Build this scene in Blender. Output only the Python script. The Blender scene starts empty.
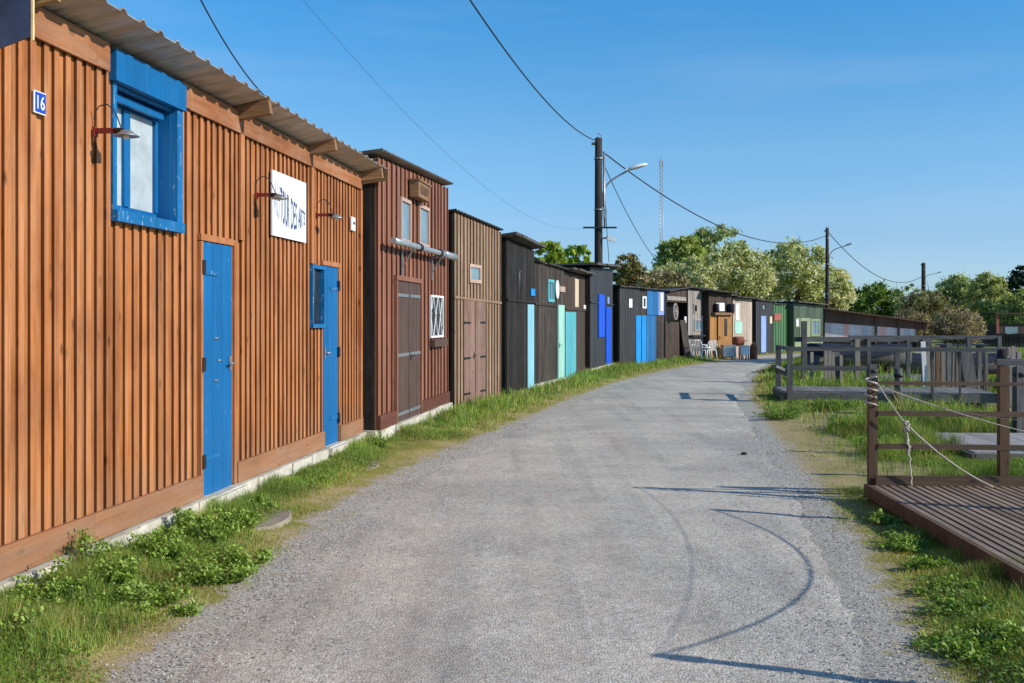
import bpy, math, random
import numpy as np
from mathutils import Vector, Matrix
random.seed(7); rng = np.random.default_rng(7)
S = bpy.context.scene; COL = S.collection
R = math.radians
# ------------------------------------------------------------------ camera
FPX, HX, HY, EYE = 1100.0, 512.0, 319.0, 1.6
cam = bpy.data.objects.new('camera', bpy.data.cameras.new('camera')); COL.objects.link(cam)
cam.location = (0, 0, EYE); cam.rotation_euler = (R(90), 0, 0)
cam.data.lens = 36*FPX/1024; cam.data.sensor_width = 36; cam.data.shift_y = -(341.5-HY)/1024
cam.data.clip_end = 5000; S.camera = cam
S.view_settings.view_transform = 'Standard'; S.view_settings.look = 'None'; S.view_settings.exposure = 0
# ------------------------------------------------------------------ light
SUN_EL = R(27); SV = Vector((0.945, -0.327, 0)).normalized()
sdir = Vector((SV.x*math.cos(SUN_EL), SV.y*math.cos(SUN_EL), math.sin(SUN_EL)))
sl = bpy.data.lights.new('sun', 'SUN'); so = bpy.data.objects.new('sun', sl); COL.objects.link(so)
sl.energy = 5.0; sl.angle = R(0.53); sl.color = (1, 0.94, 0.84)
so.rotation_euler = sdir.to_track_quat('Z', 'Y').to_euler()
W = bpy.data.worlds.new('World'); S.world = W; W.use_nodes = True
wn = W.node_tree.nodes; wl = W.node_tree.links
sky = wn.new('ShaderNodeTexSky'); sky.sky_type = 'NISHITA'; sky.sun_disc = False
sky.sun_elevation = SUN_EL; sky.sun_rotation = math.atan2(SV.x, SV.y)
sky.air_density = 1.0; sky.dust_density = 0.35; sky.ozone_density = 2.6; sky.altitude = 0
bg = wn['Background']; bg.inputs[1].default_value = 0.125
hs = wn.new('ShaderNodeHueSaturation'); hs.inputs['Saturation'].default_value = 1.05
wl.new(sky.outputs[0], hs.inputs['Color'])
# faint high cirrus
tc = wn.new('ShaderNodeTexCoord'); mp = wn.new('ShaderNodeMapping'); mp.inputs['Scale'].default_value = (1.2, 1.2, 9)
mp.inputs['Rotation'].default_value = (0.25, 0.1, 0)
nz = wn.new('ShaderNodeTexNoise'); nz.inputs['Scale'].default_value = 1.6; nz.inputs['Detail'].default_value = 7
cr = wn.new('ShaderNodeValToRGB'); cr.color_ramp.elements[0].position = 0.52; cr.color_ramp.elements[1].position = 0.85
cr.color_ramp.elements[1].color = (0.22, 0.22, 0.22, 1)
mx = wn.new('ShaderNodeMixRGB'); mx.inputs[2].default_value = (5.5, 6.2, 7.2, 1)
gs = wn.new('ShaderNodeSeparateXYZ'); gr = wn.new('ShaderNodeValToRGB'); gm = wn.new('ShaderNodeMixRGB'); gm.blend_type = 'MULTIPLY'; gm.inputs[0].default_value = 1
e = gr.color_ramp.elements; e[0].position = 0.0; e[0].color = (.66, .98, 1.60, 1); e[1].position = 1.0; e[1].color = (.40, 1.0, 1.3, 1)
for p_, c_ in ((.072, (.69, .918, 1.31, 1)), (.152, (.70, 1.04, 1.28, 1)), (.263, (.415, 1.056, 1.40, 1))): q_ = e.new(p_); q_.color = c_
wl.new(tc.outputs['Generated'], gs.inputs[0]); wl.new(gs.outputs[2], gr.inputs[0]); wl.new(hs.outputs[0], gm.inputs[1]); wl.new(gr.outputs[0], gm.inputs[2])
wl.new(tc.outputs['Generated'], mp.inputs[0]); wl.new(mp.outputs[0], nz.inputs[0]); wl.new(nz.outputs[0], cr.inputs[0])
wl.new(cr.outputs[0], mx.inputs[0]); wl.new(gm.outputs[0], mx.inputs[1]); wl.new(mx.outputs[0], bg.inputs[0])

# ------------------------------------------------------------------ node materials
class NT:
    def __init__(s, name):
        s.m = bpy.data.materials.new(name); s.m.use_nodes = True
        s.t = s.m.node_tree; s.n = s.t.nodes; s.b = s.n['Principled BSDF']
    def new(s, k, **kw):
        x = s.n.new('ShaderNode'+k)
        for a, v in kw.items():
            if a.startswith('_'): setattr(x, a[1:], v)
            else:
                key = int(a[1:]) if a[0] == 'i' and a[1:].isdigit() else a.replace('_', ' ')
                s.put(x.inputs[key], v)
        return x
    def put(s, sock, v):
        if isinstance(v, bpy.types.NodeSocket): s.t.links.new(v, sock)
        else:
            if isinstance(v, tuple) and len(v) == 3 and sock.type == 'RGBA': v = (*v, 1)
            sock.default_value = v
    def mix(s, f, a, b, mode='MIX'): return s.new('MixRGB', _blend_type=mode, i0=f, i1=a, i2=b).outputs[0]
    def math(s, op, a, b=0.0): return s.new('Math', _operation=op, i0=a, i1=b).outputs[0]
    def noise(s, vec, scale, detail=4, rough=0.55):
        return s.new('TexNoise', Vector=vec, Scale=scale, Detail=float(detail), Roughness=rough).outputs[0]
    def ramp(s, f, p0, p1, c0=(0, 0, 0), c1=(1, 1, 1)):
        x = s.new('ValToRGB', i0=f); e = x.color_ramp.elements
        e[0].position = p0; e[1].position = p1; e[0].color = (*c0, 1); e[1].color = (*c1, 1); return x.outputs[0]
    def coord(s, scale=(1, 1, 1), jitter=True):
        c = s.new('TexCoord').outputs['Object']
        if jitter:
            a = s.new('Attribute', _attribute_name='tint').outputs['Alpha']
            c = s.new('VectorMath', _operation='ADD', i0=c, i1=s.new('CombineXYZ', i0=s.math('MULTIPLY', a, 37.0), i1=s.math('MULTIPLY', a, 11.0), i2=s.math('MULTIPLY', a, 23.0)).outputs[0]).outputs[0]
        return s.new('Mapping', Vector=c, Scale=scale).outputs[0]
    def tint(s): return s.new('Attribute', _attribute_name='tint').outputs['Color']
    def out(s, col, rough=0.7, bump=None, bstr=0.3, bdist=0.01, metal=0.0, spec=0.4):
        s.put(s.b.inputs['Base Color'], col); s.put(s.b.inputs['Roughness'], rough)
        s.b.inputs['Metallic'].default_value = metal; s.b.inputs['Specular IOR Level'].default_value = spec
        if bump is not None:
            x = s.new('Bump', Height=bump, Strength=bstr, Distance=bdist); s.put(s.b.inputs['Normal'], x.outputs[0])
        return s.m
def sc3(c, k): return tuple(min(1, v*k) for v in c)
def wood(name, base, dark=None, light=None, axis='z', rough=0.7, knots=True, weather=0.0, wcol=(0.3, 0.28, 0.26), stain=0.25, splash=False):
    n = NT(name); dark = dark or sc3(base, 0.5); light = light or sc3(base, 1.35)
    st = {'z': (30, 30, 1.1), 'x': (1.1, 30, 30), 'y': (30, 1.1, 30)}[axis]
    st2 = {'z': (5, 5, 0.6), 'x': (0.6, 5, 5), 'y': (5, 0.6, 5)}[axis]
    g = n.noise(n.coord(st), 1.6, 6, 0.65); l = n.noise(n.coord(st2), 1.0, 3)
    c = n.mix(n.ramp(g, 0.33, 0.66), dark, light)
    c = n.mix(0.55, c, base)
    c = n.mix(n.ramp(l, 0.3, 0.75), c, n.mix(1.0, c, (0.72, 0.68, 0.66), 'MULTIPLY'))
    if knots:
        kc = {'z': (7, 7, 3.2), 'x': (3.2, 7, 7), 'y': (7, 3.2, 7)}[axis]
        v = n.new('TexVoronoi', Vector=n.coord(kc), Scale=1.0).outputs[0]
        c = n.mix(n.ramp(v, 0.05, 0.17, (1, 1, 1), (0, 0, 0)), c, sc3(dark, 0.6))
    if weather:
        wz = n.noise(n.coord({'z': (9, 9, 1.2), 'x': (1.2, 9, 9), 'y': (9, 1.2, 9)}[axis]), 1.3, 7, 0.7)
        c = n.mix(n.math('MULTIPLY', n.ramp(wz, 0.42, 0.68), weather), c, wcol)
    sn = n.noise(n.coord((0.9, 0.9, 0.55), jitter=False), 2.0, 6, 0.62)
    c = n.mix(n.math('MULTIPLY', n.ramp(sn, 0.46, 0.68), stain), c, n.mix(1.0, c, (0.55, 0.47, 0.44), 'MULTIPLY'))
    if splash:
        oz = n.new('SeparateXYZ', i0=n.new('TexCoord').outputs['Object']).outputs[2]
        f = n.ramp(n.math('ADD', oz, n.math('MULTIPLY', n.noise(n.coord((3, 3, 1.2), jitter=False), 1.5, 6, 0.7), -0.5)), 0.0, 0.42, (1, 1, 1), (0, 0, 0))
        c = n.mix(n.math('MULTIPLY', f, 0.42), c, (0.27, 0.165, 0.10))
    c = n.mix(1.0, c, n.tint(), 'MULTIPLY')
    return n.out(c, rough, g, 0.5, 0.004, spec=0.2)
def paint(name, col, under=(0.3, 0.27, 0.24), chip=0.35, rough=0.5, streak=0.5):
    n = NT(name); g = n.noise(n.coord((22, 22, 1.0)), 1.5, 6, 0.65)
    ch = n.noise(n.coord((14, 14, 5)), 2.2, 8, 0.75); big = n.noise(n.coord((2, 2, 1)), 1.2, 3)
    c = n.mix(n.ramp(big, 0.25, 0.8), sc3(col, 0.82), sc3(col, 1.18))
    c = n.mix(n.math('MULTIPLY', n.ramp(g, 0.45, 0.75), streak*0.4), c, sc3(col, 0.6))
    lt = n.noise(n.coord((40, 40, 0.8)), 1.3, 5, 0.6); c = n.mix(n.math('MULTIPLY', n.ramp(lt, 0.52, 0.72), streak*0.55), c, n.mix(0.35, sc3(col, 1.3), under))
    c = n.mix(n.ramp(ch, 0.72-chip*0.25, 0.76-chip*0.22), c, under)
    c = n.mix(1.0, c, n.tint(), 'MULTIPLY')
    return n.out(c, rough, g, 0.35, 0.003, spec=0.3)
def plain(name, col, rough=0.6, metal=0.0, var=0.25, scale=6.0, bump=0.15, spec=0.35):
    n = NT(name); g = n.noise(n.coord((1, 1, 1)), scale, 6, 0.65)
    c = n.mix(n.ramp(g, 0.3, 0.7), sc3(col, 1-var), sc3(col, 1+var))
    c = n.mix(1.0, c, n.tint(), 'MULTIPLY')
    return n.out(c, rough, g, bump, 0.004, metal, spec)
def sheet_metal(name, col, rust=(0.16, 0.08, 0.045), amt=0.4, metal=0.25, rough=0.5):
    n = NT(name); g = n.noise(n.coord((1.2, 1.2, 4)), 2.5, 8, 0.7); f = n.noise(n.coord((9, 1.5, 9)), 2.0, 5)
    c = n.mix(n.ramp(f, 0.3, 0.7), sc3(col, 0.75), sc3(col, 1.2))
    c = n.mix(n.math('MULTIPLY', n.ramp(g, 0.42, 0.66), amt), c, rust)
    c = n.mix(1.0, c, n.tint(), 'MULTIPLY')
    return n.out(c, rough, f, 0.15, 0.003, metal)
def leafmat(name, trans=0.35):
    n = NT(name); t = n.tint(); n.out(t, 0.6, spec=0.2)
    tr = n.new('BsdfTranslucent', Color=n.mix(1.0, t, (1.1, 1.15, 0.45), 'MULTIPLY'))
    m = n.new('MixShader', i0=trans); n.t.links.new(n.b.outputs[0], m.inputs[1]); n.t.links.new(tr.outputs[0], m.inputs[2])
    n.t.links.new(m.outputs[0], n.n['Material Output'].inputs[0]); return n.m
def glass(name, tone=(0.02, 0.025, 0.03), rough=0.08):
    n = NT(name); g = n.noise(n.coord((1, 1, 1)), 3.0, 5); return n.out(n.mix(g, sc3(tone, 0.6), sc3(tone, 1.5)), rough, spec=0.8)
def concrete(name, col):
    n = NT(name); a = n.noise(n.coord(jitter=False), 3.0, 8, 0.7); b = n.noise(n.coord(jitter=False), 30.0, 5, 0.7)
    c = n.mix(n.ramp(a, 0.3, 0.7), sc3(col, 0.6), sc3(col, 1.15)); c = n.mix(n.ramp(b, 0.5, 0.75), c, sc3(col, 0.55))
    return n.out(c, 0.9, b, 0.6, 0.01, spec=0.2)

M = {}
M['orange'] = wood('orange_wood', (0.49, 0.172, 0.052), (0.23, 0.065, 0.018), (0.66, 0.275, 0.092), rough=0.55, weather=0.5, wcol=(0.50, 0.27, 0.15), stain=0.7, splash=True)
M['orange_x'] = wood('orange_wood_board', (0.38, 0.145, 0.058), (0.20, 0.07, 0.025), (0.50, 0.21, 0.085), axis='x', rough=0.65, weather=0.6, wcol=(0.36, 0.23, 0.15), stain=.5, splash=True)
M['red'] = wood('red_brown_wood', (0.29, 0.118, 0.068), (0.12, 0.045, 0.027), (0.43, 0.20, 0.13), rough=0.55, weather=0.25, wcol=(0.28, 0.16, 0.13))
M['red_x'] = wood('red_brown_board', (0.15, 0.055, 0.038), axis='x', rough=0.55)
M['brown'] = wood('weathered_brown_wood', (0.29, 0.175, 0.105), (0.10, 0.055, 0.032), (0.44, 0.30, 0.20), rough=0.8, weather=0.5, wcol=(0.38, 0.30, 0.23))
M['olddoor'] = wood('faded_brown_door', (0.24, 0.125, 0.085), (0.11, 0.055, 0.04), (0.36, 0.22, 0.165), rough=0.75, weather=0.4)
M['darkdoor'] = wood('dark_brown_door', (0.10, 0.060, 0.048), rough=0.6, weather=0.35, wcol=(0.16, 0.115, 0.095))
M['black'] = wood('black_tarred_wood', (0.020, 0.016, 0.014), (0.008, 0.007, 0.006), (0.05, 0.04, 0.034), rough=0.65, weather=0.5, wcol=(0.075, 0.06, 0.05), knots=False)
M['blackgrey'] = wood('grey_black_wood', (0.040, 0.032, 0.027), (0.012, 0.010, 0.009), (0.085, 0.068, 0.057), rough=0.8, weather=0.6, wcol=(0.13, 0.108, 0.092), knots=False)
M['darkbrown'] = wood('dark_brown_wood', (0.07, 0.045, 0.034), (0.025, 0.017, 0.014), (0.12, 0.085, 0.065), rough=0.75, weather=0.5, wcol=(0.14, 0.11, 0.09), knots=False)
M['slate'] = wood('slate_painted_wood', (0.047, 0.050, 0.055), (0.035, 0.037, 0.04), (0.062, 0.066, 0.072), rough=0.6, weather=0.2, wcol=(0.09, 0.09, 0.095), knots=False)
M['greywood'] = wood('silver_grey_wood', (0.33, 0.29, 0.26), (0.13, 0.11, 0.10), (0.48, 0.44, 0.41), rough=0.85, weather=0.5, wcol=(0.42, 0.40, 0.37))
M['ochre'] = wood('ochre_wood', (0.42, 0.20, 0.06), (0.26, 0.11, 0.03), (0.55, 0.29, 0.10), rough=0.55)
M['palewood'] = wood('pale_pink_wood', (0.50, 0.42, 0.34), (0.36, 0.28, 0.22), (0.60, 0.53, 0.45), rough=0.8, weather=0.4, wcol=(0.36, 0.22, 0.15))
M['beam'] = wood('old_beam_wood', (0.27, 0.15, 0.07), (0.13, 0.07, 0.035), axis='y', rough=0.8, weather=0.3)
M['beam_light'] = wood('pale_beam_wood', (0.5, 0.36, 0.18), axis='y', rough=0.8)
M['blue'] = paint('blue_paint', (0.002, 0.115, 0.31), under=(0.20, 0.36, 0.50), chip=0.34)
M['blueworn'] = paint('worn_blue_paint', (0.004, 0.13, 0.33), under=(0.45, 0.52, 0.56), chip=0.5)
M['royal'] = paint('royal_blue_paint', (0.006, 0.085, 0.62), chip=0.0)
M['cyan'] = paint('bright_blue_paint', (0.01, 0.24, 0.60), chip=0.05)
M['midblue'] = paint('mid_blue_paint', (0.016, 0.13, 0.33), chip=0.1)
M['pale_blue'] = paint('pale_blue_paint', (0.24, 0.52, 0.62), chip=0.1)
M['turq'] = paint('turquoise_paint', (0.10, 0.42, 0.47), chip=0.15)
M['mint'] = paint('mint_paint', (0.33, 0.60, 0.50), chip=0.15)
M['lav'] = paint('lavender_blue_paint', (0.24, 0.34, 0.68), chip=0.05)
M['green'] = paint('green_paint', (0.075, 0.16, 0.075), chip=0.2, under=(0.16, 0.26, 0.17))
M['dgreen'] = paint('dull_green_paint', (0.07, 0.10, 0.065), chip=0.3, under=(0.2, 0.24, 0.16))
M['lime'] = paint('pale_green_paint', (0.24, 0.28, 0.17), chip=0.3)
M['white'] = paint('white_paint', (0.74, 0.74, 0.74), under=(0.5, 0.46, 0.4), chip=0.05, streak=0.15)
M['signwhite'] = plain('white_sign_panel', (0.82, 0.83, 0.86), 0.4, var=0.02, bump=0.0)
M['cream'] = paint('cream_paint', (0.62, 0.50, 0.34), chip=0.1)
M['pink'] = paint('pale_pink_paint', (0.50, 0.34, 0.26), chip=0.2)
M['redp'] = paint('dull_red_paint', (0.35, 0.10, 0.07), chip=0.3)
M['lampred'] = paint('red_lamp_paint', (0.22, 0.028, 0.018), chip=0.1)
M['darkmetal'] = plain('dark_metal', (0.035, 0.035, 0.038), 0.45, 0.5)
M['steel'] = plain('worn_steel', (0.34, 0.35, 0.36), 0.4, 0.6)
M['zinc'] = sheet_metal('galvanised_sheet', (0.50, 0.44, 0.37), (0.30, 0.19, 0.13), 0.4, 0.1)
M['panelblue'] = plain('dark_blue_panel', (0.045, 0.075, 0.15), 0.4, var=0.4, scale=3)
M['tin'] = sheet_metal('old_tin_sheet', (0.10, 0.088, 0.075), (0.06, 0.04, 0.028), 0.55, 0.15, 0.65)
M['felt'] = plain('roofing_felt', (0.05, 0.048, 0.045), 0.9, var=0.4)
M['palesheet'] = sheet_metal('pale_cladding_sheet', (0.52, 0.45, 0.45), (0.36, 0.24, 0.2), 0.5, 0.0, 0.5)
M['tinlight'] = sheet_metal('weathered_tin_edge', (0.27, 0.235, 0.20), (0.15, 0.10, 0.07), 0.5, 0.1, 0.7)
M['redshed'] = wood('red_brown_shed_wood', (0.17, 0.10, 0.082), (0.10, 0.055, 0.045), (0.24, 0.155, 0.13), rough=0.8, knots=False)
M['pipe'] = sheet_metal('zinc_pipe', (0.42, 0.44, 0.46), (0.25, 0.24, 0.23), 0.3, 0.45, 0.4)
M['rusty'] = sheet_metal('rusty_iron', (0.28, 0.085, 0.045), (0.12, 0.04, 0.02), 0.7, 0.1, 0.8)
M['tarp'] = plain('navy_tarpaulin', (0.012, 0.016, 0.03), 0.95, var=0.5, scale=3)
M['glass'] = glass('window_glass'); M['gsky'] = glass('pale_window_glass', (0.16, 0.24, 0.28), 0.12)
M['netcurtain'] = plain('net_curtain_glass', (0.42, 0.47, 0.48), 0.25, var=0.25, scale=4, spec=0.6)
M['concrete'] = concrete('old_concrete', (0.66, 0.60, 0.50)); M['slab'] = concrete('stone_slab', (0.33, 0.275, 0.21))
M['deckgrey'] = wood('grey_deck_wood', (0.22, 0.205, 0.19), (0.11, 0.10, 0.095), (0.32, 0.30, 0.28), axis='y', rough=0.8, weather=0.4)
M['deckbrown'] = wood('brown_deck_wood', (0.19, 0.145, 0.105), (0.10, 0.072, 0.052), (0.30, 0.24, 0.185), axis='y', rough=0.7, weather=0.45, wcol=(0.26, 0.20, 0.16))
M['railbrown'] = wood('brown_rail_wood', (0.125, 0.082, 0.055), (0.06, 0.038, 0.027), axis='x', rough=0.7, weather=0.3, wcol=(0.24, 0.15, 0.1))
M['postbrown'] = wood('brown_post_wood', (0.15, 0.088, 0.052), (0.07, 0.042, 0.027), rough=0.7, weather=0.3, wcol=(0.2, 0.13, 0.09))
M['railgrey'] = wood('grey_rail_wood', (0.085, 0.088, 0.096), (0.045, 0.046, 0.05), (0.15, 0.15, 0.155), axis='x', rough=0.8, weather=0.4)
M['postgrey'] = wood('grey_post_wood', (0.095, 0.092, 0.095), (0.045, 0.045, 0.05), (0.16, 0.155, 0.155), rough=0.8, weather=0.4)
M['stake'] = wood('bleached_stake_wood', (0.30, 0.25, 0.21), (0.15, 0.12, 0.10), rough=0.9, weather=0.5)
M['darkpile'] = wood('tarred_pile_wood', (0.04, 0.03, 0.028), rough=0.85, weather=0.3, wcol=(0.1, 0.09, 0.08))
M['bark'] = wood('bark', (0.11, 0.085, 0.06), rough=0.95)
M['pole'] = wood('pole_wood', (0.045, 0.038, 0.034), (0.02, 0.018, 0.016), (0.08, 0.07, 0.062), rough=0.9, weather=0.4, wcol=(0.11, 0.10, 0.09))
M['cable'] = plain('cable_rubber', (0.03, 0.035, 0.045), 0.6, var=0.1)
M['rope'] = plain('pale_rope', (0.46, 0.40, 0.33), 0.9, var=0.3, scale=60)
M['plastic'] = plain('white_plastic', (0.75, 0.74, 0.72), 0.4, var=0.08)
M['plate_blue'] = plain('enamel_blue', (0.015, 0.06, 0.42), 0.3, var=0.05); M['plate_white'] = plain('enamel_white', (0.78, 0.80, 0.85), 0.3, var=0.03)
M['ink'] = plain('sign_ink', (0.05, 0.07, 0.16), 0.6, var=0.2); M['ink_faded'] = plain('faded_sign_ink', (0.40, 0.43, 0.54), 0.6, var=0.3, scale=30)
M['leaf'] = leafmat('foliage', 0.3); M['grass'] = leafmat('grass_blades', 0.3)
M['roofred'] = plain('red_roof_tiles', (0.45, 0.12, 0.07), 0.8)

# ------------------------------------------------------------------ mesh builder
def tag(o, label=None, cat=None, group=None, kind=None):
    if label: o['label'] = label
    if cat: o['category'] = cat
    if group: o['group'] = group
    if kind: o['kind'] = kind
    return o
def empty(name, loc=(0, 0, 0), rz=0, label=None, cat=None, group=None):
    o = bpy.data.objects.new(name, None); COL.objects.link(o); o.location = loc; o.rotation_euler = (0, 0, rz)
    o.empty_display_size = 0.2; return tag(o, label, cat, group)
class MB:
    def __init__(s): s.v = []; s.f = []; s.c = []; s.sm = []
    def faces(s, vs, fs, tint=None, smooth=False, j=None):
        b = len(s.v); s.v += [tuple(p) for p in vs]
        t = tint if tint is not None else 1.0
        if not isinstance(t, tuple): t = (t, t, t)
        a = random.random() if j is None else j
        for f in fs: s.f.append(tuple(i+b for i in f)); s.c.append((*t, a)); s.sm.append(smooth)
        return s
    def hexa(s, p, tint=None): return s.faces(p, [(0, 3, 2, 1), (4, 5, 6, 7), (0, 1, 5, 4), (1, 2, 6, 5), (2, 3, 7, 6), (3, 0, 4, 7)], tint)
    def batten(s, x0, x1, y0, y1, z0, z1, tint, z1b=None):   # edge faces tinted darker, painting in the shade beside each batten
        if x1-x0 < 1e-4: return
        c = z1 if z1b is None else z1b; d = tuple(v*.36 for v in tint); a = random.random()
        vs = [(x0, y0, z0), (x1, y0, z0), (x1, y1, z0), (x0, y1, z0), (x0, y0, z1), (x1, y0, c), (x1, y1, c), (x0, y1, z1)]
        s.faces(vs, [(0, 1, 5, 4)], tint, j=a); b = len(s.v)-8
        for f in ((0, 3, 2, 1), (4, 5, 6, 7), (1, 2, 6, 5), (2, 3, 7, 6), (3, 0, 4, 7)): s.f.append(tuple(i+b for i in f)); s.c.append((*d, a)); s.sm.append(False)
    def box(s, x0, x1, y0, y1, z0, z1, tint=None, z0b=None, z1b=None):
        if x1-x0 < 1e-4: return s
        a = z0 if z0b is None else z0b; c = z1 if z1b is None else z1b
        return s.hexa([(x0, y0, z0), (x1, y0, a), (x1, y1, a), (x0, y1, z0), (x0, y0, z1), (x1, y0, c), (x1, y1, c), (x0, y1, z1)], tint)
    def bar(s, a, b, w, h, tint=None):
        a, b = Vector(a), Vector(b); d = (b-a).normalized()
        up = Vector((0, 0, 1)) if abs(d.z) < 0.95 else Vector((0, 1, 0))
        x = d.cross(up).normalized()*w/2; y = x.cross(d).normalized()*h/2
        return s.hexa([a-x-y, a+x-y, b+x-y, b-x-y, a-x+y, a+x+y, b+x+y, b-x+y], tint)
    def tube(s, pts, rad, n=8, tint=None, caps=True):
        pts = [Vector(p) for p in pts]; rad = rad if isinstance(rad, (list, tuple)) else [rad]*len(pts)
        vs, fs = [], []; ref = None
        for i, p in enumerate(pts):
            d = (pts[min(i+1, len(pts)-1)]-pts[max(i-1, 0)]).normalized()
            if ref is None: ref = Vector((0, 0, 1)) if abs(d.z) < 0.9 else Vector((1, 0, 0))
            x = d.cross(ref).normalized(); y = d.cross(x).normalized(); ref = y.cross(d)*-1 if False else ref
            for k in range(n):
                a = 2*math.pi*k/n; vs.append(p+(x*math.cos(a)+y*math.sin(a))*rad[i])
        for i in range(len(pts)-1):
            for k in range(n):
                k2 = (k+1) % n; fs.append((i*n+k, i*n+k2, (i+1)*n+k2, (i+1)*n+k))
        s.faces(vs, fs, tint, True)
        if caps:
            b = len(s.v)-len(vs); a = random.random()
            for f in (tuple(range(b, b+n))[::-1], tuple(range(b+(len(pts)-1)*n, b+len(pts)*n))):
                t = s.c[-1]; s.f.append(f); s.c.append(t); s.sm.append(False)
        return s
    def lathe(s, prof, n=16, o=(0, 0, 0), tint=None):   # prof list of (r, z)
        vs, fs = [], []
        for r, z in prof:
            for k in range(n): a = 2*math.pi*k/n; vs.append((o[0]+r*math.cos(a), o[1]+r*math.sin(a), o[2]+z))
        for i in range(len(prof)-1):
            for k in range(n): k2 = (k+1) % n; fs.append((i*n+k, i*n+k2, (i+1)*n+k2, (i+1)*n+k))
        return s.faces(vs, fs, tint, True)
    def build(s, name, mat, parent=None, label=None, cat=None, group=None, kind=None, loc=None, bevel=0):
        me = bpy.data.meshes.new(name); me.from_pydata(s.v, [], s.f)
        ca = me.color_attributes.new('tint', 'FLOAT_COLOR', 'CORNER')
        lt = np.array([len(f) for f in s.f]); ca.data.foreach_set('color', np.repeat(np.array(s.c, dtype=np.float32), lt, axis=0).ravel())
        me.polygons.foreach_set('use_smooth', s.sm); me.materials.append(M[mat] if isinstance(mat, str) else mat); me.update()
        o = bpy.data.objects.new(name, me); COL.objects.link(o)
        if parent: o.parent = parent
        if loc: o.location = loc
        if bevel:
            m = o.modifiers.new('bevel', 'BEVEL'); m.width = bevel; m.segments = 2; m.limit_method = 'ANGLE'
        return tag(o, label, cat, group, kind)
def fastmesh(name, V, F, C, mat, parent=None, **kw):    # numpy: V (n,3), F (m,k), C (m,4)
    me = bpy.data.meshes.new(name); k = F.shape[1]
    me.vertices.add(len(V)); me.vertices.foreach_set('co', V.astype(np.float32).ravel())
    me.loops.add(F.size); me.loops.foreach_set('vertex_index', F.astype(np.int32).ravel())
    me.polygons.add(len(F)); me.polygons.foreach_set('loop_start', np.arange(0, F.size, k, dtype=np.int32))
    me.update(calc_edges=True)
    ca = me.color_attributes.new('tint', 'FLOAT_COLOR', 'CORNER'); ca.data.foreach_set('color', np.repeat(C.astype(np.float32), k, axis=0).ravel())
    me.materials.append(M[mat] if isinstance(mat, str) else mat)
    o = bpy.data.objects.new(name, me); COL.objects.link(o)
    if parent: o.parent = parent
    return tag(o, **kw)
def copy_tree(o, parent=None):
    c = o.copy(); COL.objects.link(c)
    if parent: c.parent = parent
    for ch in list(o.children): copy_tree(ch, c)
    return c
# value noise in numpy
_T = rng.random((256, 256))
def vnoise(x, y, sc=1.0):
    x = np.asarray(x, float)*sc+100.3; y = np.asarray(y, float)*sc+77.7
    xi = np.floor(x).astype(int); yi = np.floor(y).astype(int); fx = x-xi; fy = y-yi
    fx = fx*fx*(3-2*fx); fy = fy*fy*(3-2*fy); g = lambda a, b: _T[a % 256, b % 256]
    return (g(xi, yi)*(1-fx)+g(xi+1, yi)*fx)*(1-fy)+(g(xi, yi+1)*(1-fx)+g(xi+1, yi+1)*fx)*fy

# ------------------------------------------------------------------ ground, road
RL = [(-2.6, -12), (-1.9, 0), (-1.70, 4.84), (-1.6, 6.26), (-1.53, 7.96), (-1.33, 10.3), (-.72, 13.4), (.42, 18.3), (1.35, 22.5), (2.75, 27.9), (4.4, 33), (6.06, 37.4), (8.3, 42.8), (9.8, 46.3), (12.6, 50.2), (17, 52.6), (26, 54), (60, 56)]
RR = [(1.2, -12), (1.62, 0), (1.84, 4.84), (2.1, 6.26), (2.57, 8.76), (3.05, 11.66), (3.72, 15.9), (4.66, 21.7), (5.5, 25.5), (6.9, 31.5), (8.4, 36.5), (10.0, 41), (11.5, 43.8), (13.5, 45.8), (16, 47), (20, 48), (28, 49), (60, 50)]
def smoothline(P, step=0.25):
    P = np.array(P, float); out = []
    for i in range(len(P)-1):
        p0, p1, p2, p3 = P[max(i-1, 0)], P[i], P[i+1], P[min(i+2, len(P)-1)]
        n = max(2, int(np.linalg.norm(p2-p1)/step))
        for t in np.arange(n)/n:
            out.append(0.5*((2*p1)+(-p0+p2)*t+(2*p0-5*p1+4*p2-p3)*t*t+(-p0+3*p1-3*p2+p3)*t**3))
    out.append(P[-1]); return np.array(out)
L_, R_ = smoothline(RL, 0.12), smoothline(RR, 0.12)
POLY = np.vstack([smoothline(RL, 0.8), smoothline(RR, 0.8)[::-1]])
def roaddist(x, y):   # >0 outside the road
    x = np.asarray(x, float).ravel(); y = np.asarray(y, float).ravel()
    d = np.full(x.shape, 1e9); ins = np.zeros(x.shape, bool); A = POLY; B = np.roll(POLY, -1, 0)
    for a, b in zip(A, B):
        ab = b-a; L2 = ab@ab
        if L2 < 1e-9: continue
        t = np.clip(((x-a[0])*ab[0]+(y-a[1])*ab[1])/L2, 0, 1)
        d = np.minimum(d, np.hypot(x-a[0]-t*ab[0], y-a[1]-t*ab[1]))
        c = ((a[1] > y) != (b[1] > y)); 
        if a[1] != b[1]: ins ^= c & (x < (b[0]-a[0])*(y-a[1])/(b[1]-a[1])+a[0])
    return np.where(ins, -d, d)
RRx = lambda y: np.interp(y, [p[1] for p in RR], [p[0] for p in RR])
RLx = lambda y: np.interp(y, [p[1] for p in RL], [p[0] for p in RL])
def sstep(a, b, x): t = np.clip((x-a)/(b-a), 0, 1); return t*t*(3-2*t)
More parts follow.
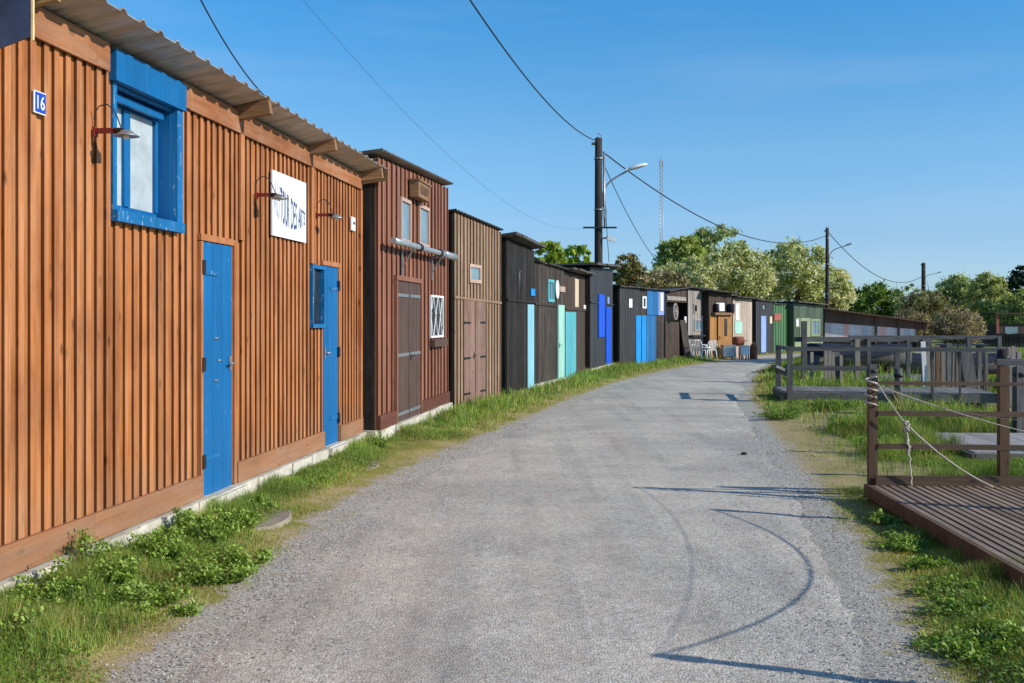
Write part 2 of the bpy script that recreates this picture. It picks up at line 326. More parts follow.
def gz(x, y, d=None):
    x = np.asarray(x, float); y = np.asarray(y, float)
    if d is None: d = roaddist(x, y).reshape(x.shape)
    dr = x-RRx(y)
    z = 0.05*sstep(0.0, 1.0, d)*(x < RLx(y)+0.5)+0.02*sstep(0.1, .6, d)*(vnoise(x, y, 2.5)+vnoise(x, y, 7)*.5-.6)*1.5
    drop = sstep(3.0, 6.5, dr)*sstep(9.5, 13, y)*(1-sstep(42, 48, y))*(1-sstep(30, 45, dr))*(dr > 0)
    z = z-0.85*drop*(0.85+0.3*vnoise(x, y, 0.6))
    return z-0.014*sstep(-.12, -.45, d)*1.0+.007*(vnoise(x, y, 9)-.5)*(np.abs(d) < .5)
def axis(lims):
    out = []
    for a, b, s in lims: out += list(np.arange(a, b, s))
    return np.array(out+[lims[-1][1]])
gx = axis([(-1500, -100, 200), (-100, -20, 16), (-20, -5, 1.5), (-5, 8, 0.1), (8, 20, 0.4), (20, 60, 2), (60, 200, 20), (200, 1500, 200)])
gy = axis([(-40, 0, 5), (0, 3, 0.5), (3, 16, 0.1), (16, 34, 0.25), (34, 64, 0.6), (64, 140, 6), (140, 400, 40), (400, 3000, 300)])
GX, GY = np.meshgrid(gx, gy); GD = roaddist(GX, GY).reshape(GX.shape); GZ = gz(GX, GY, GD)
V = np.stack([GX, GY, GZ], -1).reshape(-1, 3); nx, ny = len(gx), len(gy)
ii = (np.arange(ny-1)[:, None]*nx+np.arange(nx-1)[None, :]).ravel(); F = np.stack([ii, ii+1, ii+1+nx, ii+nx], 1)
def groundmat():
    n = NT('verge_soil'); co = n.coord(jitter=False)
    att = n.new('Attribute', _attribute_name='zone').outputs['Color']; sp = n.new('SeparateColor', i0=att)
    d = sp.outputs[0]; mud = sp.outputs[1]
    big = n.noise(co, 0.9, 6, 0.65); mid = n.noise(co, 4, 6, 0.65); fine = n.noise(co, 45, 5, 0.7); st = n.new('TexVoronoi', Vector=co, Scale=85.0).outputs['Color']
    grav = n.mix(n.ramp(n.new('SeparateColor', i0=st).outputs[0], 0.2, 0.9), (0.27, 0.25, 0.21), (0.54, 0.50, 0.43))
    dirt = n.mix(n.ramp(fine, 0.3, 0.7), (0.23, 0.175, 0.10), (0.50, 0.40, 0.25))
    moss = n.mix(n.ramp(fine, 0.3, 0.7), (0.14, 0.14, 0.025), (0.34, 0.31, 0.075))
    dry = n.mix(n.ramp(fine, 0.35, 0.65), (0.26, 0.20, 0.08), (0.48, 0.38, 0.17))
    green = n.mix(n.ramp(fine, 0.3, 0.7), (0.06, 0.075, 0.014), (0.16, 0.19, 0.035))
    e = n.math('ADD', d, n.math('MULTIPLY', n.math('SUBTRACT', mid, 0.5), 0.9))
    c = n.mix(n.ramp(e, -0.03, 0.08), grav, n.mix(n.ramp(mid, 0.42, 0.58), dirt, grav))
    c = n.mix(n.ramp(e, 0.06, 0.18), c, n.mix(n.ramp(big, 0.42, 0.56), dry, moss))
    c = n.mix(n.ramp(e, 0.36, 0.62), c, n.mix(n.ramp(mid, 0.35, 0.6), green, moss))
    c = n.mix(n.math('MULTIPLY', sp.outputs[2], n.ramp(n.noise(co, 2.2, 6, 0.7), 0.3, 0.6)), c, n.mix(n.ramp(mid, 0.4, 0.6), dry, dirt)); c = n.mix(mud, c, n.mix(fine, (0.12, 0.10, 0.08), (0.24, 0.20, 0.165)))
    return n.out(c, 0.95, fine, 0.45, 0.015, spec=0.15)
g = fastmesh('ground', V, F, np.ones((len(F), 4)), groundmat(), kind='structure')
za = g.data.color_attributes.new('zone', 'FLOAT_COLOR', 'POINT')
mud = (sstep(-0.25, -0.6, GZ) if False else np.clip((-GZ-0.3)/0.4, 0, 1))*np.clip(vnoise(GX, GY, 0.35)*2-0.4, 0, 1)
za.data.foreach_set('color', np.stack([np.clip(GD, 0, 1), mud, sstep(9.4, 11.5, GY)*(1-sstep(17, 20.5, GY))*sstep(-.05, .1, GD)*(1-sstep(1.2, 2.1, GD))*(GX > RRx(GY)-.1), 1+0*GD], -1).astype(np.float32).ravel())
g.data.polygons.foreach_set('use_smooth', [True]*len(g.data.polygons))
# road sheet with ragged edges
def roadmat():
    n = NT('gravel_asphalt'); co = n.coord(jitter=False)
    v1 = n.new('TexVoronoi', Vector=co, Scale=80.0); v2 = n.new('TexVoronoi', Vector=co, Scale=130.0)
    a = n.new('SeparateColor', i0=v1.outputs['Color']).outputs[0]; b = n.new('SeparateColor', i0=v2.outputs['Color']).outputs[1]
    big = n.noise(co, 0.55, 5, 0.6); mid = n.noise(co, 2.6, 7, 0.7); lane = n.noise(n.new('Mapping', Vector=co, Scale=(1.6, 0.10, 1)).outputs[0], 1.0, 4, 0.6)
    c = n.mix(n.ramp(a, 0.0, 1.0), (0.38, 0.345, 0.275), (0.75, 0.685, 0.565))
    c = n.mix(n.ramp(b, 0.86, 0.95), c, (0.9, 0.86, 0.8))
    warm = n.mix(n.ramp(a, 0.0, 1.0), (0.45, 0.38, 0.30), (0.73, 0.64, 0.53))
    f = n.ramp(n.math('ADD', n.math('MULTIPLY', lane, 0.6), n.math('MULTIPLY', mid, 0.45)), 0.46, 0.62)
    c = n.mix(f, c, warm)
    c = n.mix(n.ramp(big, 0.35, 0.65), n.mix(1.0, c, (0.72, 0.74, 0.77), 'MULTIPLY'), c); tr = n.noise(n.new('Mapping', Vector=co, Scale=(3.2, 0.12, 1)).outputs[0], 1.0, 3, 0.5); c = n.mix(n.ramp(tr, 0.5, 0.62), c, n.mix(1.0, c, (0.87, 0.875, 0.88), 'MULTIPLY')); c = n.mix(n.ramp(n.noise(co, 1.7, 8, 0.75), 0.42, 0.60), n.mix(1.0, c, (0.86, 0.865, 0.875), 'MULTIPLY'), c)
    sp = n.noise(co, 12, 4, 0.7); c = n.mix(n.ramp(sp, 0.66, 0.8), c, n.mix(1.0, c, (0.6, 0.6, 0.6), 'MULTIPLY'))
    h = n.math('ADD', n.math('MULTIPLY', v1.outputs['Distance'], -0.6), n.math('MULTIPLY', n.noise(co, 14, 5), 1.2))
    return n.out(c, 0.93, h, 0.55, 0.012, spec=0.2)
m = min(len(L_), len(R_)); tl = np.linspace(0, 1, 900)
Li = np.stack([np.interp(tl, np.linspace(0, 1, len(L_)), L_[:, k]) for k in (0, 1)], 1); Ri = np.stack([np.interp(tl, np.linspace(0, 1, len(R_)), R_[:, k]) for k in (0, 1)], 1)
Li[:, 0] += (vnoise(Li[:, 0]*0, Li[:, 1], 1.1)-.5)*.22+(vnoise(Li[:, 1], Li[:, 1]*0+9, 5)-.5)*.14
Ri[:, 0] += (vnoise(Ri[:, 0]*0+5, Ri[:, 1], 1.1)-.5)*.25+(vnoise(Ri[:, 1], Ri[:, 1]*0+3, 5)-.5)*.16
ts = np.array([0, .03, .07, .13, .3, .5, .7, .87, .93, .97, 1]); K = len(ts); RV = Li[:, None, :]*(1-ts)[None, :, None]+Ri[:, None, :]*ts[None, :, None]
crown = np.array([-.05, -.012, .002, .009, .016, .02, .016, .009, .002, -.012, -.05]); RV = np.concatenate([RV, np.tile(crown[None, :, None], (900, 1, 1))], 2).reshape(-1, 3)
ii = (np.arange(899)[:, None]*K+np.arange(K-1)[None, :]).ravel(); F = np.stack([ii, ii+1, ii+1+K, ii+K], 1)
fastmesh('road', RV, F, np.ones((len(F), 4)), roadmat(), kind='structure')

# ------------------------------------------------------------------ photo-to-world helpers
def gpt(x, y, z=0.0):     # point at height z seen at pixel x, y
    Y = FPX*(EYE-z)/(y-HY); return Vector(((x-HX)/FPX*Y, Y, z))
def at(x, y, Y): return Vector(((x-HX)/FPX*Y, Y, EYE+(HY-y)*Y/FPX))
class Face:               # vertical wall plane; local x along wall, local -y towards the road
    def __init__(s, P, Q):
        s.P = Vector((P[0], P[1])); s.Q = Vector((Q[0], Q[1])); d = s.Q-s.P; s.L = d.length; s.d = d/s.L; s.rz = math.atan2(d.y, d.x)
    def u(s, x): a = (x-HX)/FPX; return (a*s.P.y-s.P.x)/(s.d.x-a*s.d.y)
    def z(s, x, y): return EYE+(HY-y)*(s.P.y+s.u(x)*s.d.y)/FPX
    def rect(s, x0, x1, yt, yb): m = (x0+x1)/2; return s.u(x0), s.u(x1), s.z(m, yb), s.z(m, yt)

def cladding(mb, L, z0, top, holes, pitch, bw, t=0.02, bt=0.024, under=0.0, u0=0.0, y=0.0, tv=0.16, skew=0.0, gap=.0015):
    """vertical boards with cover battens; top(u) height; holes (u0,u1,z0,z1)"""
    def strip(a, b, ya, yb, tint, F=None):
        F = F or mb.box
        cuts = sorted({a, b} | {h[k] for h in holes for k in (0, 1) if a < h[k] < b})
        for p, q in zip(cuts, cuts[1:]):
            m = (p+q)/2; segs = [(z0, None)]
            for h in holes:
                if h[0] < m < h[1]:
                    ns = []
                    for lo, hi in segs:
                        H = top(m) if hi is None else hi
                        if h[2] > lo+1e-3: ns.append((lo, min(h[2], H)))
                        if h[3] < H-1e-3: ns.append((max(lo, h[3]), hi))
                    segs = ns
            for lo, hi in segs:
                if hi is None: F(p, q, ya, yb, lo, top(p), tint, z1b=top(q))
                elif hi > lo: F(p, q, ya, yb, lo, hi, tint)
    n = max(1, round((L-u0)/pitch)); p = (L-u0)/n
    for i in range(n):
        a = u0+i*p; k = 1+random.uniform(-tv, tv); w = random.uniform(-.05, .05)
        strip(a+gap, a+p-gap, y-t, y, (k*(1+w), k, k*(1-w)))
    if bw > 0:
        for i in range(n+1):
            c = u0+i*p+random.uniform(-.009, .009); k = 1.05+random.uniform(-tv, tv)*1.25; w = random.uniform(-.04, .04)
            bw_ = bw*random.uniform(.88, 1.14); a, b = max(u0, c-bw_/2), min(L, c+bw_/2); jj = random.uniform(-.003, .003)
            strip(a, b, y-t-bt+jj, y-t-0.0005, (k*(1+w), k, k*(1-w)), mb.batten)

def roof_sheet(F_, root, u0, u1, yf, zf0, zf1, yb, zb0, zb1, mat, pitch=0.25, amp=0.02, box=False, name='roof'):
    """corrugated sheet from front edge yf to back yb; zf0/zf1 heights of front edge at both ends"""
    n = max(2, int(round((u1-u0)/pitch))*8); mb = MB(); vs, fs = [], []
    for j in range(4):
        tt = j/3
        for i in range(n+1):
            s_ = i/n; u = u0+(u1-u0)*s_; ph = (i % 8)/8
            if box: w = 1 if ph < 0.2 else 0
            else: w = 0.5+0.5*math.cos(2*math.pi*ph)
            z = (zf0+(zf1-zf0)*s_)*(1-tt)+(zb0+(zb1-zb0)*s_)*tt
            vs.append((u, yf+(yb-yf)*tt, z+amp*2*w))
    m_ = n+1
    for j in range(3):
        for i in range(n): fs.append((j*m_+i, j*m_+i+1, (j+1)*m_+i+1, (j+1)*m_+i))
    b = len(vs); vs += [(x, y, z-0.004) for x, y, z in vs]; fs += [tuple(k+b for k in f[::-1]) for f in fs]
    fs += [(i, b+i, b+i+1, i+1) for i in range(n)]
    mb.faces(vs, fs, None, False)
    return mb.build(name, mat, root)
def slab_roof(root, u0, u1, yf, zf0, zf1, yb, zb0, zb1, mat, th=0.05):
    mb = MB(); N = 6; ys = lambda: 0
    for i in range(N):     # several overlapping sheets, edges slightly uneven
        a, b = u0+(u1-u0)*i/N, u0+(u1-u0)*(i+1)/N; s0, s1 = i/N, (i+1)/N; f = yf+random.uniform(-.03, .03); dz = random.uniform(-.008, .008)
        za, zb_, zc, zd = zf0+(zf1-zf0)*s0+dz, zf0+(zf1-zf0)*s1+dz, zb0+(zb1-zb0)*s1+dz, zb0+(zb1-zb0)*s0+dz
        mb.hexa([(a, f, za), (b, f, zb_), (b, yb, zc), (a, yb, zd), (a, f, za+th), (b, f, zb_+th), (b, yb, zc+th), (a, yb, zd+th)], 1+random.uniform(-.15, .15))
    return mb.build('roof', mat, root)

def boards(mb, u0, u1, z0, z1, y0, y1, pitch=0.12, tv=0.08):
    n = max(1, round((u1-u0)/pitch)); p = (u1-u0)/n
    for i in range(n):
        k = 1+random.uniform(-tv, tv); mb.box(u0+i*p+0.002, u0+(i+1)*p-0.002, y0+random.uniform(0, .003), y1, z0, z1, k)
def door(root, r, mat, y=-0.03, pitch=0.12, frame=None, hinge='darkmetal', hinges=2, handle=True, side='r', straps=True, label=None, lintel=True, th=0.04):
    u0, u1, z0, z1 = r; mb = MB(); boards(mb, u0, u1, z0, z1, y, y+th, pitch)
    d = mb.build('door', mat, root, label=label)
    hu = u0 if side == 'l' else u1; dr = 1 if side == 'l' else -1; w = u1-u0
    if straps and hinges:
        for k in range(hinges):
            h = MB()
            z = z0+(z1-z0)*((k+0.35)/hinges if hinges > 1 else .5); a, b = sorted((hu, hu+dr*w*0.55))
            h.box(a, b, y-0.008, y-0.0005, z-0.018, z+0.018); h.build('hinge', hinge, d)
    if handle:
        h = MB(); zz = z0+(z1-z0)*0.47; uu = hu+dr*w*0.88
        h.box(uu-.02, uu+.02, y-.008, y-.001, zz-.07, zz+.05); h.tube([(uu, y-.006, zz), (uu, y-.05, zz), (uu+dr*-.09, y-.05, zz)], .008, 6); h.build('handle', 'darkmetal', d)
    if frame:
        f = MB(); t = 0.06
        if lintel: f.box(u0-t, u1+t, y-0.02, y+0.01, z1+.002, z1+t+.01)
        f.box(u0-t, u0-.002, y-0.016, y+0.012, z0, z1); f.box(u1+.002, u1+t, y-0.016, y+0.012, z0, z1)
        f.build('door_frame', frame, d)
    return d
def window(root, r, frame, pane='glass', y=-0.03, fw=0.045, bars_u=0, bars_z=0, depth=0.05, sill=False, lattice=False, label=None):
    u0, u1, z0, z1 = r; f = MB()
    f.box(u0, u1, y-.01, y+depth, z1-fw, z1); f.box(u0, u1, y-.01, y+depth, z0, z0+fw)
    f.box(u0, u0+fw, y-.008, y+depth, z0+fw, z1-fw); f.box(u1-fw, u1, y-.008, y+depth, z0+fw, z1-fw)
    for k in range(bars_u): c = u0+(u1-u0)*(k+1)/(bars_u+1); f.box(c-.012, c+.012, y-.004, y+.015, z0+fw, z1-fw)
    for k in range(bars_z): c = z0+(z1-z0)*(k+1)/(bars_z+1); f.box(u0+fw, u1-fw, y-.006, y+.017, c-.012, c+.012)
    w = f.build('window', frame, root, label=label)
    p = MB(); p.box(u0+fw-.003, u1-fw+.003, y+.018, y+.024, z0+fw-.003, z1-fw+.003); p.build('pane', pane, w)
    if sill: s_ = MB(); s_.box(u0-.04, u1+.04, y-.07, y+.02, z0-.05, z0-.002); s_.build('sill', frame, w)
    if lattice:
        l = MB(); W_, H = u1-u0-2*fw, z1-z0-2*fw; st = W_/2.6
        def clip(sgn, c):
            pts = []
            for t in np.linspace(0, H, 200):
                uu = (c+sgn*t*0.55)
                if 0 <= uu <= W_: pts.append((uu, t))
            return (pts[0], pts[-1]) if len(pts) > 3 else None
        for c in np.arange(-H, W_+H, st):
            for sgn in (1, -1):
                q = clip(sgn, c)
                yy = y-.012 if sgn > 0 else y-.002
                if q: l.bar((u0+fw+q[0][0], yy, z0+fw+q[0][1]), (u0+fw+q[1][0], yy, z0+fw+q[1][1]), .008, .022)
        l.build('lattice', frame, w)
    return w
def panel(root, name, r, mat, y=-0.05, th=0.015, label=None):
    mb = MB(); mb.box(r[0], r[1], y-th, y, r[2], r[3]); return mb.build(name, mat, root, label=label)
def shed(name, label, pn, pf, ytn, ytf, depth, mat, zb=0.05, pitch=0.15, bw=0.0, bt=0.022, holes=None, band=None, roofmat='felt', oh=0.3, rise=0.08, back=-0.25, corr=0, found=None, ends=(0.1, 0.1), th=0.05, side=None, base=None, tv=0.16):
    P, Q = gpt(*pn, zb), gpt(*pf, zb); F_ = Face(P, Q); PF = (.02+(bt if bw else 0))*.9; root = empty(name, (P.x-F_.d.y*PF, P.y+F_.d.x*PF, 0), F_.rz, label, 'shed')
    za, zc = F_.z(pn[0], ytn), F_.z(pf[0], ytf); L = F_.L; top = lambda u: za+(zc-za)*u/L
    z0 = zb+(0.10 if found else -0.08)
    H = holes(F_) if holes else []
    mb = MB(); cladding(mb, L, z0, top, H, pitch, bw, bt=bt, tv=tv, gap=.0015 if bw else .007)
    mb.build('wall', mat, root)
    core = MB(); core.box(0.005, L-.005, 0.002, depth, z0, za-.03, 0.8, z1b=zc-.03)
    sd = MB(); n = max(2, round(depth/0.16)); p = depth/n
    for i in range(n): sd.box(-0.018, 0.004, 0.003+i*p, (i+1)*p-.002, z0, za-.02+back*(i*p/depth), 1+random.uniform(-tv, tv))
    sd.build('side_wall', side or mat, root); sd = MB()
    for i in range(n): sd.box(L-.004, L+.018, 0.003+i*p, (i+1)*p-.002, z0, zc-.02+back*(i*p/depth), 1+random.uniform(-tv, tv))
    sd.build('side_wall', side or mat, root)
    # plain back body so that windows look into a dark room
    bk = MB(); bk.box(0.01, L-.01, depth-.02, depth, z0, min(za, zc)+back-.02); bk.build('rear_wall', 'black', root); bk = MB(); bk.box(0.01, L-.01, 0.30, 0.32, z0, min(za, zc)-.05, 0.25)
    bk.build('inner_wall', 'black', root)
    if band:
        b = MB(); zz0, zz1 = F_.z(pn[0], band[0]), F_.z(pf[0], band[1]); b.box(-.01, L+.01, -.052, -.021, zz0-.022, zz0+.022, .95, z0b=zz1-.022, z1b=zz1+.022); b.build('cover_board', mat, root)
    if base:
        for a, e in base(F_):
            b = MB(); b.box(a, e, -.075, -.022, z0-.005, z0+.17, random.uniform(.9, 1.1)); b.build('base_board', 'orange_x' if mat == 'orange' else 'red_x', root)
    if found:
        b = MB(); N = max(3, int(L/.35))
        for i in range(N): b.box(L*i/N, L*(i+1)/N-.001, -found-random.uniform(0, .04), .2, -.15, z0-.008+random.uniform(-.012, 0), random.uniform(.85, 1.1))
        b.box(-.1, 0, -.03, depth, -.15, z0-.01); b.build('foundation', 'concrete', root)
    if corr: roof_sheet(F_, root, -ends[0], L+ends[1], -oh, za+rise+.01, zc+rise+.01, depth+.1, za+back+.01, zc+back+.01, roofmat, corr, 0.016)
    else: slab_roof(root, -ends[0], L+ends[1], -oh, za+rise, zc+rise, depth+.1, za+back, zc+back, roofmat, th)
    return F_, root, za, zc
# ================================================================== shed 1: long orange workshop
def s1():
    Pw, Qw = (-3.477+.1147*2.6, 2.6), (-3.477+.1147*13.78, 13.78)
    F_ = Face(Pw, Qw); L = F_.L
    root = empty('workshop', (Pw[0]-F_.d.y*.04, Pw[1]+F_.d.x*.04, 0), F_.rz, 'long varnished orange timber workshop with two narrow blue doors and blue framed window', 'workshop')
    ZT = 3.38; Z0 = 0.2
    big = F_.rect(115, 173, 95, 217); d1 = F_.rect(201.5, 231.5, 244, 491); d2 = F_.rect(322.5, 337.5, 267, 447); sw = F_.rect(311, 321.5, 269, 324)
    d1 = (d1[0], d1[1], 0.175, d1[3]); d2 = (d2[0], d2[1], 0.175, d2[3])
    holes = [big, d1, d2, sw]
    mb = MB(); cladding(mb, L, Z0, lambda u: ZT, holes, 0.129, 0.055, t=0.02, bt=0.020, tv=0.13); mb.build('wall', 'orange', root)
    # fascia and base boards, butted end to end
    cuts = [0, F_.u(28), F_.u(93), big[0]-.12, big[1]+.12, F_.u(187), F_.u(238), F_.u(309), L]
    for a, b in zip(cuts, cuts[1:]):
        if abs(a-(big[0]-.12)) < 1e-6: continue
        f = MB(); f.box(a+.001, b-.001, -.068, -.047, ZT-.165+random.uniform(-.004, .004), ZT+.02, random.uniform(.88, 1.1)); f.build('fascia', 'orange_x', root)
    cuts = [0, F_.u(90), d1[0]-.04, d1[1]+.07, F_.u(300), d2[0]-.02, d2[1]+.02, L]
    for a, c in zip(cuts, cuts[1:]):
        if abs(a-(d1[0]-.04)) < 1e-6 or abs(a-(d2[0]-.02)) < 1e-6: continue
        b = MB(); b.box(a+.001, c-.001, -.075, -.047, Z0-.01, Z0+.165, random.uniform(.9, 1.08)); b.build('base_board', 'orange_x', root)
    for uc in (F_.u(240), F_.u(311)):
        t = MB(); t.box(uc-.05, uc+.05, -.0655, -.0475, (d1[3]+.07 if uc < F_.u(260) else sw[3]+.05), ZT-.17, 1.05); t.build('cover_board', 'orange', root)
    t = MB(); t.box(d1[1]+.012, d1[1]+.09, -.062, -.02, Z0-.02, d1[3]+.06); t.box(d1[0]-.05, d1[1]+.01, -.06, -.02, d1[3]+.008, d1[3]+.06); t.box(d1[0]-.05, d1[0]-.006, -.058, -.02, Z0, d1[3])
    t.build('door_frame', 'orange', root)
    t = MB(); t.box(d2[0]-.05, d2[1]+.05, -.06, -.02, d2[3]+.008, d2[3]+.06); t.box(d2[1]+.006, d2[1]+.045, -.058, -.02, Z0, d2[3]); t.build('door_frame', 'orange', root)
    t = MB(); t.box(L-.06, L+.03, -.06, .0, Z0, ZT-.02); t.build('corner_board', 'orange', root)
    # doors
    for r, si in ((d1, 'l'), (d2, 'r')):
        mb = MB(); boards(mb, r[0], r[1], r[2], r[3], -.045, -.005, (r[1]-r[0])/3.0, .05); d = mb.build('door', 'blue', root)
        hu = r[0] if si == 'l' else r[1]; s_ = 1 if si == 'l' else -1
        for zz in (.14, .52, .9):
            h = MB(); z = r[2]+(r[3]-r[2])*zz; a, c = sorted((hu-s_*.03, hu+s_*.03)); h.box(a, c, -.068, -.05, z-.055, z+.055); h.build('hinge', 'darkmetal', d)
        for zz in (.15, .88): h = MB(); z = r[2]+(r[3]-r[2])*zz; a, c = sorted((hu+s_*.032, hu+s_*.33)); h.box(a, c, -.055, -.0475, z-.018, z+.018); h.build('strap', 'blueworn', d)
        h = MB(); uu = r[1]-.06 if si == 'l' else r[0]+.06; z = r[2]+1.05; 
        h.box(uu-.02, uu+.02, -.056, -.0475, z-.06, z+.06); h.tube([(uu, -.05, z), (uu, -.09, z), (uu+s_*-.1, -.095, z)], .009, 6); h.build('handle', 'steel', d)
        for zz in ((.45, .53, .62) if si == 'l' else (.5,)):
            q = MB(); q.tube([(r[0]+(r[1]-r[0])*random.uniform(.3, .7), -.052, r[2]+(r[3]-r[2])*zz), (r[0]+(r[1]-r[0])*.5, -.0465, r[2]+(r[3]-r[2])*zz)], .009, 6); q.build('bolt', 'steel', d)
        q = MB(); q.box(r[0]-.02, r[1]+.05, -.16, .1, .10, .172); q.build('door_step', 'concrete', root)
    # big recessed window
    u0, u1, z0, z1 = big; w = MB()
    w.box(u0-.055, u0-.001, -.055, 0.0, z0+.005, z1-.008); w.box(u1+.001, u1+.10, -.075, 0.0, z0+.005, z1-.008)
    w.box(u0-.002, u1+.002, -.03, -.004, z1-.03, z1-.0085)
    fr = w.build('window', 'blueworn', root, label='large blue window set back in a worn blue frame')
    w = MB(); w.box(u0-.09, u1+.12, -.095, .0, z1-.006, ZT-.005); w.build('lintel', 'blue', fr)
    w = MB(); w.box(u0-.065, u1+.105, -.09, 0.02, z0-.07, z0+.004); w.build('sill', 'blueworn', fr)
    w = MB(); D = .19; w.box(u0-.012, u0+.008, 0.001, D, z0-.02, z1+.01); w.box(u1-.008, u1+.012, -.02, D, z0-.02, z1+.01); w.box(u0, u1, -.02, D, z1-.004, z1+.018); w.box(u0, u1, 0.021, D, z0-.03, z0+.002)
    w.build('reveal', 'blue', fr)
    w = MB(); fw = .045; um = u0+(u1-u0)*.45; y0, y1 = .085, .13
    w.box(u0+.01, u1-.01, y0, y1, z1-.11, z1-.006); w.box(u0+.01, u1-.01, y0, y1, z0-.003, z0+.07)
    for c, g_ in ((u0+.01, fw), (um-fw, fw*2), (u1-.01-fw, fw)): w.box(c, c+g_, y0-.012, y1-.01, z0+.071, z1-.111)
    w.box(u0-.0, u1-.05, .01, .045, z1-.10, z1-.05)
    sh = w.build('sash', 'blue', fr)
    for a, b2 in ((u0+.01+fw, um-fw), (um+fw, u1-.01-fw)):
        q = MB(); q.box(a-.003, b2+.003, y0+.012, y0+.018, z0+.068, z1-.108); q.build('pane', 'netcurtain', sh)
    # little side window
    u0, u1, z0, z1 = sw; w = MB(); k = .04
    w.box(u0-k, u1+k, -.075, .03, z1, z1+k); w.box(u0-k, u1+k, -.08, .03, z0-k, z0); w.box(u0-k, u0, -.072, .03, z0+.001, z1-.001); w.box(u1, u1+k, -.072, .03, z0+.001, z1-.001)
    ww = w.build('window', 'blueworn', root); q = MB(); q.box(u0, u1, -.02, -.014, z0, z1); q.build('pane', 'glass', ww)
    # foundation kerb
    b = MB(); N = 34
    for i in range(N):
        o = .12+random.uniform(-.008, .012); b.box(L*i/N, L*(i+1)/N+.001, -o, .25, -.2, Z0-.014-abs(random.gauss(0, .012)), random.uniform(.8, 1.1))
    b.build('foundation', 'concrete', root)
    # side wall at far end + back
    sd = MB()
    for i in range(22): sd.box(L-.005, L+.02, .005+i*.16, .16+i*.16, .0, ZT-.06-.012*i, random.uniform(.8, 1.1)); 
    sd.build('side_wall', 'darkbrown', root)
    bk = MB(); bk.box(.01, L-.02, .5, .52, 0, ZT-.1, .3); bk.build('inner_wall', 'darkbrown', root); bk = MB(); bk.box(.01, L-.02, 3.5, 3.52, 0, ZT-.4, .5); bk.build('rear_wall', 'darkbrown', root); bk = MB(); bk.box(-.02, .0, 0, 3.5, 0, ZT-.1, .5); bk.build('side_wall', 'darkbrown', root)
    # roof: box profile sheet, front edge raised
    roof_sheet(F_, root, -.3, L+.2, -.34, ZT+.115, ZT+.115, 3.7, ZT-.75, ZT-.75, 'zinc', .27, .013, box=True)
    for x in (33, 237, 308):
        t = MB(); u = F_.u(x) if x > 50 else F_.u(24); t.bar((u, .3, ZT-.05), (u, -.34 if x > 50 else -.24, ZT+.05), .075 if x > 50 else .05, .12 if x > 50 else .07, random.uniform(.9, 1.2)); t.build('rafter', 'beam' if x > 50 else 'beam_light', root)
    t = MB(); t.bar((L-.05, .3, ZT-.05), (L-.05, -.33, ZT+.035), .07, .12, 1.3); t.build('rafter', 'beam', root)
    t = MB(); t.hexa([(L+.12, .5, ZT-.16), (L+.16, .5, ZT-.16), (L+.16, -.36, ZT-.03), (L+.12, -.36, ZT-.03), (L+.12, .5, ZT+.02), (L+.16, .5, ZT+.02), (L+.16, -.36, ZT+.12), (L+.12, -.36, ZT+.12)]); t.build('barge_board', 'beam', root)
    # dark blue sheet closing the eave at the near end, with a pale lath
    u = F_.u(-52) ; up = 5.6; ul = (up-2.6)/F_.d.y
    t = MB(); t.hexa([(ul, -.015-.05, 2.90), (ul+.015, -.065, 2.90), (ul+.02, -.44, 3.03), (ul+.005, -.44, 3.03), (ul, -.065, ZT+.1), (ul+.015, -.065, ZT+.1), (ul+.02, -.44, ZT+.11), (ul+.005, -.44, ZT+.11)]); e_ = t.build('eave_cover', 'panelblue', root)
    t = MB(); t.bar((ul+.01, -.452, 3.01), (ul+.01, -.452, ZT+.14), .012, .012, 2.2); t.build('lath', 'beam_light', e_)
    t = MB(); t.bar((ul-.03, -.05, ZT-.02), (ul-.03, -.40, ZT+.03), .03, .03, 1.1); t.build('rafter', 'beam_light', root)
    toW = root.matrix_basis.copy(); MW = Matrix.Translation(root.location) @ Matrix.Rotation(F_.rz, 4, 'Z')
    # wall things --------------------------------------------------
    def wthing(name, u, z, label, cat, group=None, y=-.047):
        p = MW @ Vector((u, y, z)); return empty(name, p, F_.rz, label, cat, group)
    def text(s_, size, mat, parent, fn, name='lettering'):
        cu = bpy.data.curves.new('t', 'FONT'); cu.body = s_; cu.size = 1; cu.align_x = 'LEFT'; cu.resolution_u = 3; cu.fill_mode = 'BOTH'; cu.offset = .008
        ob = bpy.data.objects.new('t', cu); COL.objects.link(ob); bpy.context.view_layer.update()
        me = ob.to_mesh(); vs = np.array([v.co[:2] for v in me.vertices]); mn, mxx = vs.min(0), vs.max(0); vs = (vs-mn)/(mxx-mn)
        mb = MB(); mb.faces([fn(a, b) for a, b in vs], [tuple(p.vertices) for p in me.polygons], 1.0, j=.5); ob.to_mesh_clear(); bpy.data.objects.remove(ob)
        return mb.build(name, mat, parent)
    # number plate
    u0, u1, z0, z1 = F_.rect(31.2, 43.2, 95.5, 110.5); z0 = (z0+z1)/2-.065; z1 = z0+.13
    p = wthing('house_number', (u0+u1)/2, z0, 'small blue enamel plate reading 16 at the near end of the orange wall', 'number plate'); hw = (u1-u0)/2
    t = MB(); t.box(-hw, hw, -.012, -.001, 0, .13); t.build('plate', 'plate_white', p, bevel=.003)
    t = MB(); t.box(-hw+.008, hw-.008, -.0145, -.0125, .008, .122); t.build('enamel', 'plate_blue', p)
    text('16', 1, 'plate_white', p, lambda a, b: (-hw*.62+a*hw*1.24, -.0165, .025+b*.08), 'digits')
    # banner sign
    u0, u1, z0, z1 = F_.rect(269.8, 303.6, 176.5, 239); hw = (u1-u0)/2; H = z1-z0
